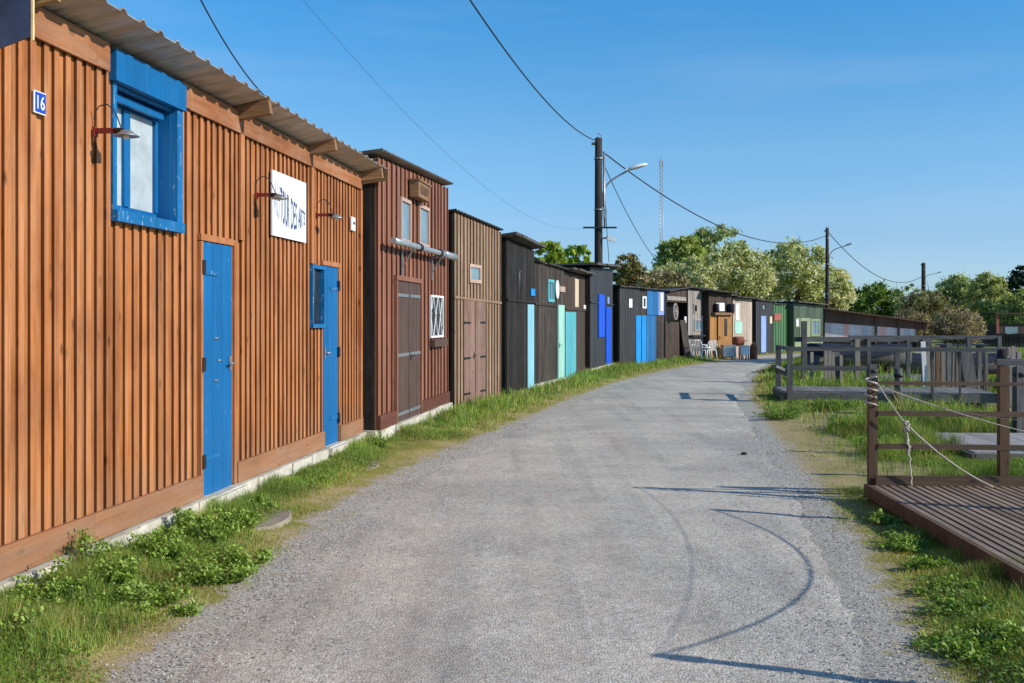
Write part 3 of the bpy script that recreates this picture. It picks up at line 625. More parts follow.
    p = wthing('wall_sign', (u0+u1)/2, z0, 'white square sign board with blue arched lettering AUTOUR DES ARTS', 'sign')
    t = MB(); t.box(-hw, hw, -.02, -.003, 0, H); t.build('board', 'signwhite', p)
    def warp(a0, a1):
        def fn(a, b):
            s_ = a0+(a1-a0)*a; bot = H*(.16+.30*(2*s_-1.08)**2*.55); topz = H*(.86-.36*s_-.0*s_)
            return (-hw*.93+s_*hw*1.86, -.0225, bot+(topz-bot)*b)
        return fn
    text('AU', 1, 'ink_faded', p, warp(0.0, .17)); text('TOUR', 1, 'ink', p, warp(.19, .47)); text('DES', 1, 'ink', p, warp(.52, .72)); text('ARTS', 1, 'ink', p, warp(.76, 1.0))
    # utility box
    u0, u1, z0, z1 = F_.rect(348.3, 353.6, 217, 231)
    p = wthing('junction_box', (u0+u1)/2, z0, 'small grey plastic box on the orange wall near its far corner', 'box'); hw = (u1-u0)/2
    t = MB(); t.box(-hw*.7, hw*.7, -.03, -.001, 0, z1-z0); t.build('case', 'plastic', p, bevel=.01); t = MB(); t.box(-hw*.35, hw*.35, -.035, -.0305, .08, (z1-z0)-.06); t.build('window', 'glass', p)
    # three gooseneck lamps
    spec = [(93, 131, 'red bracket wall lamp beside the big blue window'), (255, 195, 'red bracket wall lamp in front of the white sign'), (316, 215, 'red bracket wall lamp between the sign and the grey box')]
    for x, y, lb in spec:
        p = wthing('wall_lamp', F_.u(x), F_.z(x, y), lb, 'lamp', 'wall lamps along the orange wall'); p.scale = (.72, .72, .72)
        t = MB(); t.bar((0, -.002, 0), (0, -.19, 0), .05, .042); t.box(-.035, .035, -.02, 0.0, -.05, .035); t.build('bracket', 'lampred', p)
        t = MB(); t.tube([(0, -.17, 0), (0, -.25, -.005), (0, -.29, -.02)], [.026, .03, .032], 10); t.build('socket', 'darkmetal', p)
        t = MB(); pr = [(.028, 0), (.05, -.012), (.07, -.03), (.115, -.055), (.113, -.059), (.065, -.037), (.03, -.01)]; 
        t.lathe(pr, 20, (0, -.30, .005)); s_ = t.build('shade', 'steel', p); 
        t = MB(); t.lathe([(.0, -.085), (.02, -.08), (.03, -.06), (.02, -.03), (.012, -.0)], 10, (0, -.30, .005)); t.build('bulb', 'plastic', p)
        t = MB(); pts = [(0, -.0, .10), (0, -.012, .17), (0, -.05, .22), (0, -.12, .235), (0, -.18, .19), (0, -.22, .11), (0, -.25, .03), (0, -.26, .01)]; t.tube(pts, .006, 6); t.build('flex', 'cable', p)
    return F_, root
s1()
# ================================================================== shed 2: red-brown two-level shed
def h2(F_): return [F_.rect(400.5, 409.5, 201, 241), F_.rect(419, 428, 208, 245), F_.rect(396, 419.5, 282, 423), F_.rect(429.8, 441.8, 295.5, 337.5)]
PN2, PF2 = (378, 437.5), (448, 407.2)
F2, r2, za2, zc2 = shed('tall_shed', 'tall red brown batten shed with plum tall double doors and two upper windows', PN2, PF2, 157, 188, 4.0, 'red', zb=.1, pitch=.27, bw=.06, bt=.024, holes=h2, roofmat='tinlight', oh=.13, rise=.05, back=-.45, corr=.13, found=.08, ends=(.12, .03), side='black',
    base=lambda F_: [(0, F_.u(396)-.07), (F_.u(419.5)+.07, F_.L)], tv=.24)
hh = h2(F2)
for r in hh[:2]: window(r2, (r[0]-.03, r[1]+.03, r[2]-.03, r[3]+.03), 'pink', 'gsky', y=-.055, fw=.05)
r = hh[2]; m = (r[0]+r[1])/2
for a, b, si in ((r[0], m-.012, 'l'), (m+.012, r[1], 'r')):
    d = door(r2, (a, b, .16, r[3]), 'darkdoor', y=-.05, pitch=.22, hinges=0, handle=(si == 'r'), side=si, straps=False)
    for zf in (.07, .48, .9): h = MB(); z = .16+(r[3]-.16)*zf; h.box(a+.01, b-.04, -.062, -.0505, z-.022, z+.022); h.build('hinge', 'steel', d)
t = MB(); t.box(r[0]-.07, r[1]+.07, -.075, -.02, r[3]+.004, r[3]+.07); t.box(r[0]-.07, r[0]-.004, -.072, -.02, .2, r[3]); t.box(r[1]+.004, r[1]+.07, -.072, -.02, .2, r[3]); t.build('door_frame', 'red', r2)
window(r2, (hh[3][0]-.03, hh[3][1]+.03, hh[3][2], hh[3][3]), 'white', 'glass', y=-.06, fw=.032, lattice=True)
s_ = MB(); s_.box(hh[3][0]-.06, hh[3][1]+.06, -.13, -.05, hh[3][2]-.14, hh[3][2]-.03); s_.build('window_box', 'darkdoor', r2)
M2 = Matrix.Translation(r2.location) @ Matrix.Rotation(F2.rz, 4, 'Z')
q = F2.rect(409, 421, 184, 199.5); p = empty('nest_box', M2 @ Vector(((q[0]+q[1])/2, -.05, q[2])), F2.rz, 'wooden box fixed high above the two upper windows of the red brown shed', 'box'); hw = (q[1]-q[0])/2
t = MB(); t.box(-hw, hw, -.13, 0, 0, q[3]-q[2]); t.build('case', 'beam', p); t = MB(); t.box(-hw-.02, hw+.02, -.15, 0, q[3]-q[2]+.001, q[3]-q[2]+.03); t.build('lid', 'beam', p); t = MB(); t.box(-hw*.7, hw*.7, -.136, -.131, .06, (q[3]-q[2])-.05, .5); t.build('front_slats', 'beam', p)
# drain pipe on brackets
zq = F2.z(395, 243)-.02; zr = F2.z(450, 257)-.03
p = empty('drain_pipe', M2 @ Vector((0, 0, zq)), F2.rz, 'grey zinc pipe carried on brackets across the red brown shed', 'pipe')
ua, ub = F2.u(381), F2.L-.35; pts = [(ua+(ub-ua)*k/6, -.2, (zr-zq)*k/6) for k in range(7)]
t = MB(); t.tube(pts, .043, 12); t.build('pipe', 'pipe', p)
t = MB(); t.tube([(ub-.9, -.2, zr-zq), (ub+.12, -.2, zr-zq+.0)], [.058, .058], 12); t.build('pipe_sleeve', 'pipe', p)
for k in (2.2, 4.3): t = MB(); c = ua+(ub-ua)*k/6; t.tube([(c-.06, -.2, (zr-zq)*k/6), (c+.06, -.2, (zr-zq)*k/6)], .06, 12); t.build('collar', 'darkmetal', p)
for x in (401, 431):
    c = F2.u(x); k = (c-ua)/(ub-ua); z = (zr-zq)*k; t = MB(); t.bar((c, -.05, z-.07), (c, -.24, z-.055), .03, .02); t.bar((c, -.055, z-.42), (c, -.055, z-.05), .035, .02); t.bar((c, -.06, z-.3), (c, -.2, z-.075), .02, .015); t.build('bracket', 'steel', p)
# ================================================================== shed 3: weathered brown
def h3(F_): return [F_.rect(469, 480.5, 264.5, 283), F_.rect(464, 485.5, 300, 408)]
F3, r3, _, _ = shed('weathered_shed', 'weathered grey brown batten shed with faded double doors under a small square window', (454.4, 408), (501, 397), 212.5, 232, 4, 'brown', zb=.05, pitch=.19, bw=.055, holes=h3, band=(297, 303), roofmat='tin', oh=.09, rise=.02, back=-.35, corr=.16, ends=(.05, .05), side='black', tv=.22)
q = h3(F3); window(r3, q[0], 'pink', 'gsky', y=-.05, fw=.06)
m = (q[1][0]+q[1][1])/2
for a, b, si in ((q[1][0], m-.015, 'l'), (m+.015, q[1][1], 'r')): door(r3, (a, b, .03, q[1][3]), 'olddoor', y=-.045, pitch=.3, hinges=3, handle=(si == 'l'), side=si)
# ================================================================== shed 4: tall black
def h4(F_): return [F_.rect(518.2, 521, 272.6, 299.5), F_.rect(527, 533.3, 304.5, 391)]
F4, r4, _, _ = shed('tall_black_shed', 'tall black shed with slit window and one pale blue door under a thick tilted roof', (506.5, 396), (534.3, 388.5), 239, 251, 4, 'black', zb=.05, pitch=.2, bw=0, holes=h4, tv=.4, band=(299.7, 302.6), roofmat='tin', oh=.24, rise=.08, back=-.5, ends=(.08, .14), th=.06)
q = h4(F4); panel(r4, 'window', q[0], 'glass', y=-.005); t = MB(); t.box(q[0][0]-.05, q[0][0]-.002, -.035, -.018, q[0][2]-.04, q[0][3]+.05); t.box(q[0][1]+.002, q[0][1]+.05, -.035, -.018, q[0][2]-.04, q[0][3]+.05); t.box(q[0][0]-.05, q[0][1]+.05, -.037, -.019, q[0][3]+.002, q[0][3]+.05); t.build('window_frame', 'blackgrey', r4)
door(r4, (q[1][0], q[1][1], .08, q[1][3]), 'pale_blue', y=-.04, pitch=.3, hinges=0, handle=False)
def on(F_, root, name, x0, x1, yt, yb, mat, label, cat, off=-.03, th=.02, bev=0):
    u0, u1, z0, z1 = F_.rect(x0, x1, yt, yb); MW = Matrix.Translation(root.location) @ Matrix.Rotation(F_.rz, 4, 'Z')
    mb = MB(); mb.box(-(u1-u0)/2, (u1-u0)/2, -th, 0, 0, z1-z0); o = mb.build(name, mat, None, label, cat, bevel=bev); o.location = MW @ Vector(((u0+u1)/2, off, z0)); o.rotation_euler = (0, 0, F_.rz); return o
on(F4, r4, 'wall_plaque', 529.8, 533.8, 288.7, 295.8, 'cyan', 'small bright blue square plaque on the tall black shed above its pale blue door', 'plaque')
# ================================================================== shed 5
def h5(F_): return [F_.rect(547.2, 553.2, 279.5, 302), F_.rect(556.8, 563, 305, 382)]
F5, r5, _, _ = shed('low_dark_shed', 'low grey black plank shed with pale teal window, white shield and mint green door', (534.6, 388.2), (564, 380.2), 261, 269.5, 4, 'blackgrey', zb=.05, pitch=.14, bw=0, holes=h5, band=(303.5, 307), roofmat='felt', oh=.1, rise=.0, back=-.1, ends=(.0, .0), found=.05, th=.03, tv=.38)
q = h5(F5); window(r5, q[0], 'turq', 'gsky', y=-.04, fw=.07, bars_u=1); door(r5, (q[1][0], q[1][1], .08, q[1][3]), 'mint', y=-.06, pitch=.18, hinges=0, handle=True, side='r')
# shield shaped plaque
u0, u1, z0, z1 = F5.rect(554.3, 557.8, 280, 298); MW5 = Matrix.Translation(r5.location) @ Matrix.Rotation(F5.rz, 4, 'Z'); mb = MB(); n = 20; hw, hh_ = (u1-u0)/2, (z1-z0)/2
vs = [(hw*math.cos(2*math.pi*k/n), y, hh_*math.sin(2*math.pi*k/n)*(1.0 if math.sin(2*math.pi*k/n) > 0 else 1.1)) for y in (-.02, 0) for k in range(n)]
mb.faces(vs, [tuple(range(n)), tuple(range(2*n-1, n-1, -1))]+[(k, (k+1) % n, n+(k+1) % n, n+k) for k in range(n)]); o = mb.build('wall_plaque', 'plastic', None, 'white oval plaque beside the teal window of the low dark shed', 'plaque'); o.location = MW5 @ Vector(((u0+u1)/2, -.04, (z0+z1)/2)); o.rotation_euler = (0, 0, F5.rz)
on(F5, r5, 'wall_sign', 559, 564, 286.5, 292, 'pink', 'small pale oblong sign above the mint green door', 'sign')
# ================================================================== shed 6
def h6(F_): return [F_.rect(574.8, 578.3, 279, 307), F_.rect(564.6, 575, 312, 377.5)]
F6, r6, _, _ = shed('dark_brown_shed', 'dark brown plank shed with turquoise double door and tall cream window', (564.4, 380), (586, 371.5), 272, 277, 4, 'darkbrown', zb=.05, pitch=.16, bw=0, holes=h6, band=(308.5, 310.5), roofmat='tin', oh=.3, rise=.06, back=-.15, ends=(.1, .1), th=.05, tv=.25)
q = h6(F6); panel(r6, 'window', q[0], 'cream', y=-.015); m = (q[1][0]+q[1][1])/2
for a, b in ((q[1][0], m-.02), (m+.02, q[1][1])): door(r6, (a, b, .04, q[1][3]), 'turq', y=-.05, pitch=.25, hinges=0, handle=False)
on(F6, r6, 'wall_plaque', 582.8, 585, 305, 309, 'plastic', 'tiny white plaque at the corner of the dark brown shed', 'plaque')
# ================================================================== shed 7
def h7(F_): return [F_.rect(597.6, 603.6, 294.5, 337), F_.rect(605.2, 610.2, 307, 368)]
F7, r7, _, _ = shed('black_shed', 'black shed in front of the lamp pole with royal blue shutter and door', (590.2, 372), (612.7, 365.5), 267, 269, 4.2, 'slate', zb=.05, pitch=.18, bw=0, holes=h7, band=(302, 305), roofmat='tin', oh=.3, rise=.06, back=.0, ends=(.25, .2), th=.06, found=.05, side='black')
q = h7(F7); panel(r7, 'shutter', q[0], 'royal', y=-.03, th=.03); door(r7, (q[1][0], q[1][1], .1, q[1][3]), 'royal', y=-.06, pitch=.25, hinges=0, handle=False)
on(F7, r7, 'wall_plaque', 606.6, 608.4, 297, 304, 'lav', 'small purple blue plaque above the royal blue door', 'plaque')
# ================================================================== shed 8 / 9
def h8(F_): return [F_.rect(635.7, 640.8, 315.5, 366)]
P8, Q8 = gpt(619.6, 365, .05), gpt(664, 362.6, .05); u41 = Face(P8, Q8); 
def split(x): u = u41.u(x); return (u41.P.x+u41.d.x*u, u41.P.y+u41.d.y*u)
def pix(p, z=.05): return (HX+p[0]*FPX/p[1], HY+(EYE-z)*FPX/p[1])
F8, r8, _, _ = shed('slate_shed', 'slate grey painted shed with a small white plaque and bright blue door', pix(split(619.6)), pix(split(640.9)), 286.8, 288.5, 4, 'slate', zb=.05, pitch=.16, bw=0, holes=h8, roofmat='felt', oh=.12, rise=.0, back=.05, ends=(.1, .05), side='black', tv=.06)
q = h8(F8); door(r8, (q[0][0], q[0][1], .05, q[0][3]), 'cyan', y=-.04, pitch=.3, hinges=0, handle=False)
on(F8, r8, 'wall_plaque', 628.4, 631.6, 298.8, 307.6, 'plastic', 'white plaque alone on the slate grey shed', 'plaque')
def h9(F_): return [F_.rect(641.9, 645.9, 296.4, 308.4), F_.rect(641.2, 645.6, 315.5, 365)]
F9, r9, _, _ = shed('blue_shed', 'blue and black shed with white framed window, mid blue boards and a pale blue strip', pix(split(641.0)), pix(split(664)), 289, 290.5, 4, 'blackgrey', zb=.05, pitch=.2, bw=0, holes=h9, roofmat='felt', oh=.15, rise=.0, back=.05, ends=(.0, .1), side='black')
q = h9(F9); window(r9, q[0], 'white', 'glass', y=-.04, fw=.06); door(r9, (q[1][0], q[1][1], .05, q[1][3]), 'cyan', y=-.05, pitch=.3, hinges=0, handle=False)
for nm, a, b, c, d_, m_ in (('upper_cladding', 646.5, 657.6, 290, 315, 'midblue'), ('pale_cladding', 657.9, 663.6, 292, 315, 'lav'), ('lower_cladding', 646.0, 655.6, 315.6, 364, 'midblue')):
    w = F9.rect(a, b, c, d_); mb = MB(); boards(mb, w[0], w[1], w[2], w[3], -.045, -.022, .12, .15); mb.build(nm, m_, r9)
on(F9, r9, 'wall_sign', 659.3, 662, 293, 311, 'plastic', 'narrow upright white sign on the pale strip of the blue shed', 'sign', off=-.05)
# shed 10: open fronted dark lean-to
P10, Q10 = (5.62, 40.3), (6.9, 43.2)
F10, r10, _, _ = shed('open_shed', 'open fronted dark lean-to with loose boards between the blue shed and silver grey shed', pix(P10), pix(Q10), 293, 289, 3.2, 'darkbrown', zb=.05, pitch=.2, bw=0, holes=lambda F_: [(.1, F_.L-.1, F_.z(672, 322), F_.z(672, 302))], roofmat='felt', oh=.2, rise=.05, back=-.1, ends=(.1, .1), side='black', tv=.25)
F10z = lambda x, y: F10.z(x, y)
panel(r10, 'fascia', (F10.u(666), F10.u(685), F10.z(675, 300.5), F10.z(675, 296.5)), 'greywood', y=-.05)
w = F10.rect(679.3, 686, 320, 359); t = MB(); t.hexa([(w[0], -.25, .06), (w[1], -.25, .06), (w[1], -.21, .06), (w[0], -.21, .06), (w[0]-.05, -.06, w[3]), (w[1]-.25, -.06, w[3]), (w[1]-.25, -.02, w[3]), (w[0]-.05, -.02, w[3])]); t.build('leaning_board', 'blackgrey', r10)
# wheel
pc = at(674.8, 311.8, F10.P.y+.9); wh = empty('wagon_wheel', pc, F10.rz, 'old pale wagon wheel hung in the open dark lean-to', 'wheel')
def ring(r, a, n=28, y=0): return [(r*math.cos(2*math.pi*k/n), y, r*math.sin(2*math.pi*k/n)) for k in range(n+1)]
t = MB(); t.tube(ring(.29, 0), .035, 8, caps=False); t.build('rim', 'greywood', wh); t = MB(); t.tube([(0, -.06, 0), (0, .06, 0)], .06, 10); t.build('hub', 'greywood', wh)
for k in range(10): t = MB(); a = math.pi*k/5; t.bar((.05*math.cos(a), 0, .05*math.sin(a)), (.28*math.cos(a), 0, .28*math.sin(a)), .03, .03); t.build('spoke', 'greywood', wh)
wh.location += Vector((-.06, -.55, 0))
on(F10, r10, 'wall_plaque', 683.8, 685.6, 316.5, 323, 'plastic', 'white plaque at the edge of the open lean-to', 'plaque')
# shed 11: silver grey
def h11(F_): return [F_.rect(693.2, 697.2, 303.8, 313), F_.rect(694, 701.2, 319, 331), F_.rect(701.6, 704.6, 316, 347)]
F11, r11, _, _ = shed('silver_shed', 'silver grey plank shed with two windows and a pale narrow door behind the garden chairs', (688, 358.6), (706, 357.6), 289.3, 290.5, 4, 'greywood', zb=.05, pitch=.18, bw=0, holes=h11, roofmat='felt', oh=.2, rise=.05, back=-.1, ends=(.5, .1), side='black', tv=.25)
q = h11(F11); window(r11, q[0], 'greywood', 'glass', y=-.04, fw=.06); window(r11, q[1], 'greywood', 'gsky', y=-.04, fw=.06, bars_u=1); door(r11, (q[2][0], q[2][1], .1, q[2][3]), 'plastic', y=-.05, pitch=.3, hinges=0, handle=False)
w = F11.rect(688.5, 701.5, 335, 336.5); panel(r11, 'shelf', (w[0], w[1], w[2], w[3]), 'darkpile', y=-.025, th=.2)
# shed 12: ochre
def h12(F_): return [F_.rect(716.8, 724.8, 315.2, 357), F_.rect(715, 725.5, 301.5, 312)]
F12, r12, _, _ = shed('ochre_shed', 'shed with ochre lower boards, dark upper boards and a bright ochre door', (709, 358), (731.6, 357), 292, 294.8, 4, 'darkbrown', zb=.05, pitch=.16, bw=0, holes=h12, roofmat='felt', oh=.35, rise=.04, back=-.1, ends=(.2, .1), side='black', tv=.2)
q = h12(F12); window(r12, q[1], 'darkpile', 'plastic', y=-.03, fw=.04); w = F12.rect(709.3, 716, 315.5, 357); mb = MB(); boards(mb, w[0], w[1], .06, w[3], -.045, -.022, .12, .12); mb.build('lower_cladding', 'ochre', r12)
w = F12.rect(727.6, 731.4, 315.5, 357); mb = MB(); boards(mb, w[0], w[1], .06, w[3], -.045, -.022, .12, .12); mb.build('lower_cladding', 'ochre', r12)
w = F12.rect(717.2, 727.4, 315.2, 357); d = door(r12, (w[0], w[1], .06, w[3]), 'ochre', y=-.07, pitch=.16, hinges=0, handle=True); w = F12.rect(723.3, 726, 318.5, 336); panel(d, 'pane', w, 'glass', y=-.0705, th=.008)
w = F12.rect(711.5, 730.5, 312.6, 315); panel(r12, 'shelf', w, 'beam', y=-.03, th=.18)
for i, (x0, x1, y0, y1, mt, lb) in enumerate([(713, 716.2, 303.5, 312.4, 'darkmetal', 'black drum at the left end of the ochre shed shelf'), (726.5, 731, 304, 312.4, 'tarp', 'dark bucket at the right end of the ochre shed shelf')]):
    u0, u1, z0, z1 = F12.rect(x0, x1, y0, y1); MW = Matrix.Translation(r12.location) @ Matrix.Rotation(F12.rz, 4, 'Z'); mb = MB(); rr = (u1-u0)/2*.9; z0 = F12.rect(711.5, 730.5, 312.6, 315)[3]; mb.lathe([(0, .001), (rr*.9, .001), (rr, .05), (rr, (z1-z0)*.95), (rr*.9, z1-z0), (0, z1-z0)], 14); o = mb.build(('drum', 'bucket')[i], mt, None, lb, ('drum', 'bucket')[i]); o.location = MW @ Vector(((u0+u1)/2, -.13, z0))
# shed 13: pale
def h13(F_): return [F_.rect(735.5, 739.5, 303.5, 320.5)]
F13, r13, _, _ = shed('pale_shed', 'pale cream pink boarded shed behind the rusty barrel barbecue', (732.8, 356.6), (752, 355.3), 297.8, 299.8, 4, 'palewood', zb=.05, pitch=.3, bw=0, holes=h13, roofmat='felt', oh=.3, rise=.03, back=-.1, ends=(.1, .3), side='black', tv=.12)
q = h13(F13); window(r13, q[0], 'white', 'plastic', y=-.03, fw=.04); w = F13.rect(734.5, 741.5, 321.5, 333.5); panel(r13, 'shutter', w, 'mint', y=-.03); 
# shed 14: black with lavender door
def h14(F_): return [F_.rect(760.8, 765.8, 316, 353), F_.rect(762, 765.2, 304, 310.5)]
F14, r14, _, _ = shed('small_black_shed', 'small black shed with a lavender blue door beside the green shed', (756, 354), (773.2, 352.8), 300.5, 302.5, 3.5, 'slate', zb=.05, pitch=.2, bw=0, holes=h14, roofmat='felt', oh=.12, rise=.02, back=-.1, ends=(.1, .1), side='black')
q = h14(F14); door(r14, (q[0][0], q[0][1], .1, q[0][3]), 'lav', y=-.04, pitch=.2, hinges=0, handle=False); window(r14, q[1], 'darkpile', 'gsky', y=-.03, fw=.05)
on(F14, r14, 'wall_plaque', 769.2, 771.4, 316.5, 323.5, 'cream', 'cream plaque to the right of the lavender door', 'plaque')
# shed 15: green
F15, r15, _, _ = shed('green_shed', 'bright green boarded shed with a faded red patch', (773.5, 352.3), (788.8, 351.4), 304, 305, 3.5, 'green', zb=.05, pitch=.28, bw=.04, roofmat='felt', oh=.1, rise=.0, back=-.1, ends=(.0, .0), side='dgreen', tv=.15)
w = F15.rect(774, 780.5, 313.5, 320.5); panel(r15, 'patch_board', w, 'redp', y=-.05)
# shed 16: dull green
def h16(F_): return [F_.rect(795.5, 799.5, 318, 327), F_.rect(811, 820, 319, 336)]
F16, r16, _, _ = shed('dull_green_shed', 'dull green shed with pale green lower boards next to the long low shed', (794, 351.6), (823, 350.5), 303, 306, 3.5, 'dgreen', zb=.05, pitch=.25, bw=0, holes=h16, roofmat='tin', oh=.3, rise=.05, back=.0, ends=(.05, .05), side='dgreen', tv=.25)
q = h16(F16); window(r16, q[0], 'lime', 'plastic', y=-.03, fw=.05); window(r16, q[1], 'lime', 'gsky', y=-.03, fw=.1, bars_u=1)
w = F16.rect(794.3, 822.5, 337, 350); mb = MB(); boards(mb, w[0], w[1], w[2], w[3], -.045, -.022, .2, .2); mb.build('lower_cladding', 'lime', r16)
w = F16.rect(800, 810, 318, 337); mb = MB(); boards(mb, w[0], w[1], w[2], w[3], -.045, -.022, .2, .2); mb.build('lower_cladding', 'lime', r16)
# shed 17: long low brown shed with metal sheets
A, B = (15.7, 55.2), (20.6, 54.6); F17 = Face(A, B); r17 = empty('long_low_shed', (A[0], A[1], 0), F17.rz, 'long low brown shed with sloping roof and grey pink metal sheets along its side', 'shed')
zl, zr_ = F17.z(823, 309), F17.z(926, 323); L = F17.L; mb = MB(); n = 24
for i in range(n): a, b = L*i/n, L*(i+1)/n; t0, t1 = zl+(zr_-zl)*a/L, zl+(zr_-zl)*b/L; mb.box(a, b-.004, -.03, 0, (zl-.68)+(zr_-.35-zl+.68)*a/L, t0, random.uniform(.8, 1.2), z1b=t1, z0b=(zl-.68)+(zr_-.35-zl+.68)*b/L)
mb.build('upper_cladding', 'redshed', r17)
mb = MB(); n = 15
for i in range(n):
    a, b = L*.9*i/n, L*.9*(i+1)/n; k = random.choice([(1, 1, 1), (1.1, 1.05, 1.05), (1.3, .8, .7), (.8, .85, .95), (1.05, 1.1, 1.2)]) if i > 0 else (.9, .9, .9)
    mb.box(a, b-.004, -.01, .02, .65, (zl-.66)+(zr_-.36-zl+.66)*a/L, tuple(v*1.7 for v in k))
mb.build('sheet_cladding', 'palesheet', r17)
mb = MB(); boards(mb, 0, L*.9, -.8, .65, -.02, .01, .3, .3); mb.build('lower_cladding', 'black', r17)  # black boards stand in for the shadow below the metal sheets
mb = MB(); mb.hexa([(-.1, -.4, zl+.0), (L+.3, -.4, zr_-.04), (L+.3, 4, zr_-.04), (-.1, 4, zl+.0), (-.1, -.4, zl+.06), (L+.3, -.4, zr_+.02), (L+.3, 4, zr_+.02), (-.1, 4, zl+.06)]); mb.build('roof', 'roofred', r17) if False else mb.build('roof', 'redshed', r17)
mb = MB(); mb.box(0, L*.92, 3.9, 4, -.8, zr_-.1, .6); mb.box(-.02, 0, 0, 4, -.8, zl-.05, .6); mb.build('rear_wall', 'black', r17)
for u in (L*.5, L*.72, L*.90, L*.97): mb = MB(); mb.box(u-.05, u+.05, -.12, -.035, -.9, zl+(zr_-zl)*u/L-.05); mb.build('post', 'postbrown', r17)
# small building roof poking up behind (red)
hb = empty('distant_house', (-0, 0, 0), 0, 'distant house whose red tiled roof shows above the brown shrub', 'house'); c = at(652, 271, 120); hb.location = (c.x, c.y, 0)
mb = MB(); mb.box(-3.4, 0.4, 0, 8, 0, 5.2); mb.build('wall', 'cream', hb); mb = MB(); mb.faces([(-3.6, -.4, 5.1), (.6, -.4, 5.1), (.6, 8.4, 5.1), (-3.6, 8.4, 5.1), (-1.8, 4, 6.9), (-1.0, 4, 6.9)], [(0, 1, 5, 4), (1, 2, 5), (2, 3, 4, 5), (3, 0, 4), (0, 3, 2, 1)]); mb.build('roof', 'roofred', hb)
# ------------------------------------------------------------------ garden chairs, table and barrel barbecue
def chair(pos, rz, label):
    c = empty('garden_chair', pos, rz, label, 'chair', 'white garden chairs'); c.scale = (.85, .85, .85)
    for sx in (-1, 1):
        for sy in (-1, 1): t = MB(); t.tube([(sx*.26, sy*.25, 0), (sx*.22, sy*.2, .42)], [.02, .03], 8); t.build('leg', 'plastic', c)
        t = MB(); t.tube([(sx*.25, -.22, .40), (sx*.27, -.24, .62), (sx*.27, .0, .65), (sx*.25, .22, .66)], .024, 8); t.build('armrest', 'plastic', c)
    t = MB(); t.box(-.23, .23, -.23, .22, .40, .43); t.build('seat', 'plastic', c, bevel=.01)
    t = MB(); pts = [(-.23, .22, .43), (-.25, .27, .65), (-.2, .31, .82), (0, .32, .88), (.2, .31, .82), (.25, .27, .65), (.23, .22, .43)]; t.tube(pts, .022, 8)
    for k in range(5): x = -.15+.075*k; t.bar((x, .22, .43), (x, .315, .85-abs(x)*.2), .04, .012)
    t.build('backrest', 'plastic', c)
zc_ = lambda p: float(gz(np.array([p[0]]), np.array([p[1]]))[0])
for (x, y, a, lb) in ((697.5, 358.6, R(150), 'white plastic garden chair nearer the open lean-to'), (708, 358, R(200), 'white plastic garden chair nearer the ochre shed')):
    p = gpt(x, y+.6, .05); chair((p.x, p.y-.3, zc_(p)), a, lb)
p = gpt(703, 359.2, .05); tb = empty('garden_table', (p.x, p.y-.1, zc_(p)), .3, 'small white plastic table between the two white garden chairs', 'table')
t = MB(); t.lathe([(0, .44), (.28, .44), (.29, .45), (.28, .47), (0, .47)], 20); t.build('tabletop', 'plastic', tb)
for a in range(4): t = MB(); ca, sa = math.cos(a*math.pi/2+.78), math.sin(a*math.pi/2+.78); t.tube([(.27*ca, .27*sa, 0), (.2*ca, .2*sa, .44)], .02, 6); t.build('leg', 'plastic', tb)
p = gpt(738.5, 358.2, .04); zz = zc_(p); bb = empty('barrel_barbecue', (p.x, p.y, zz), R(15), 'rusty oil drum barbecue on a dark stand in front of the pale shed', 'barbecue'); bb.scale = (.62, .62, .68)
t = MB(); t.tube([(-.30, 0, 1.06), (-.29, 0, 1.06), (-.1, 0, 1.06), (.29, 0, 1.06), (.30, 0, 1.06)], [.27, .285, .28, .285, .27], 22); t.build('barrel', 'rusty', bb)
t = MB(); t.tube([(.3, 0, 1.1), (.62, -.05, 1.1)], .02, 6); t.build('handle', 'darkmetal', bb)
for sx in (-.25, .25): t = MB(); t.bar((sx-.05, -.25, 0), (sx, -.05, .8), .04, .04); t.bar((sx-.05, .25, 0), (sx, .05, .8), .04, .04); t.bar((sx-.04, -.2, .35), (sx-.04, .2, .35), .03, .03); t.build('leg', 'darkmetal', bb)
for dx, w_, h_, mt, nm, lb in ((-.50, .26, .44, 'steel', 'metal_bin', 'grey metal bin left of the barrel barbecue'), (.12, .17, .42, 'plastic', 'water_container', 'white container below the rusty barrel')):
    o = empty(nm, (p.x+dx, p.y-.45, zz), R(10), lb, nm.split('_')[1]); t = MB(); t.box(-w_, w_, -.16, .16, .12 if nm[0] == 'm' else .18, h_+.12); t.build('body', mt, o, bevel=.02)
    t = MB(); t.box(-w_-.01, w_+.01, -.17, .17, h_+.121, h_+.15); t.build('lid', mt, o, bevel=.008); t = MB(); 
    for sx in (-1, 1):
        for sy in (-1, 1): t.box(sx*w_*.8-.02, sx*w_*.8+.02, sy*.12-.02, sy*.12+.02, 0, .125 if nm[0] == 'm' else .185)
    t.build('feet', 'darkmetal', o)
o = MB(); o.lathe([(0, 0), (.14, 0), (.15, .03), (.15, .5), (.11, .6), (.05, .63), (.05, .7), (0, .7)], 18); gb = o.build('gas_bottle', 'rusty', None, 'rust red gas bottle right of the white container', 'gas bottle'); gb.location = (p.x+.52, p.y-.35, zz)

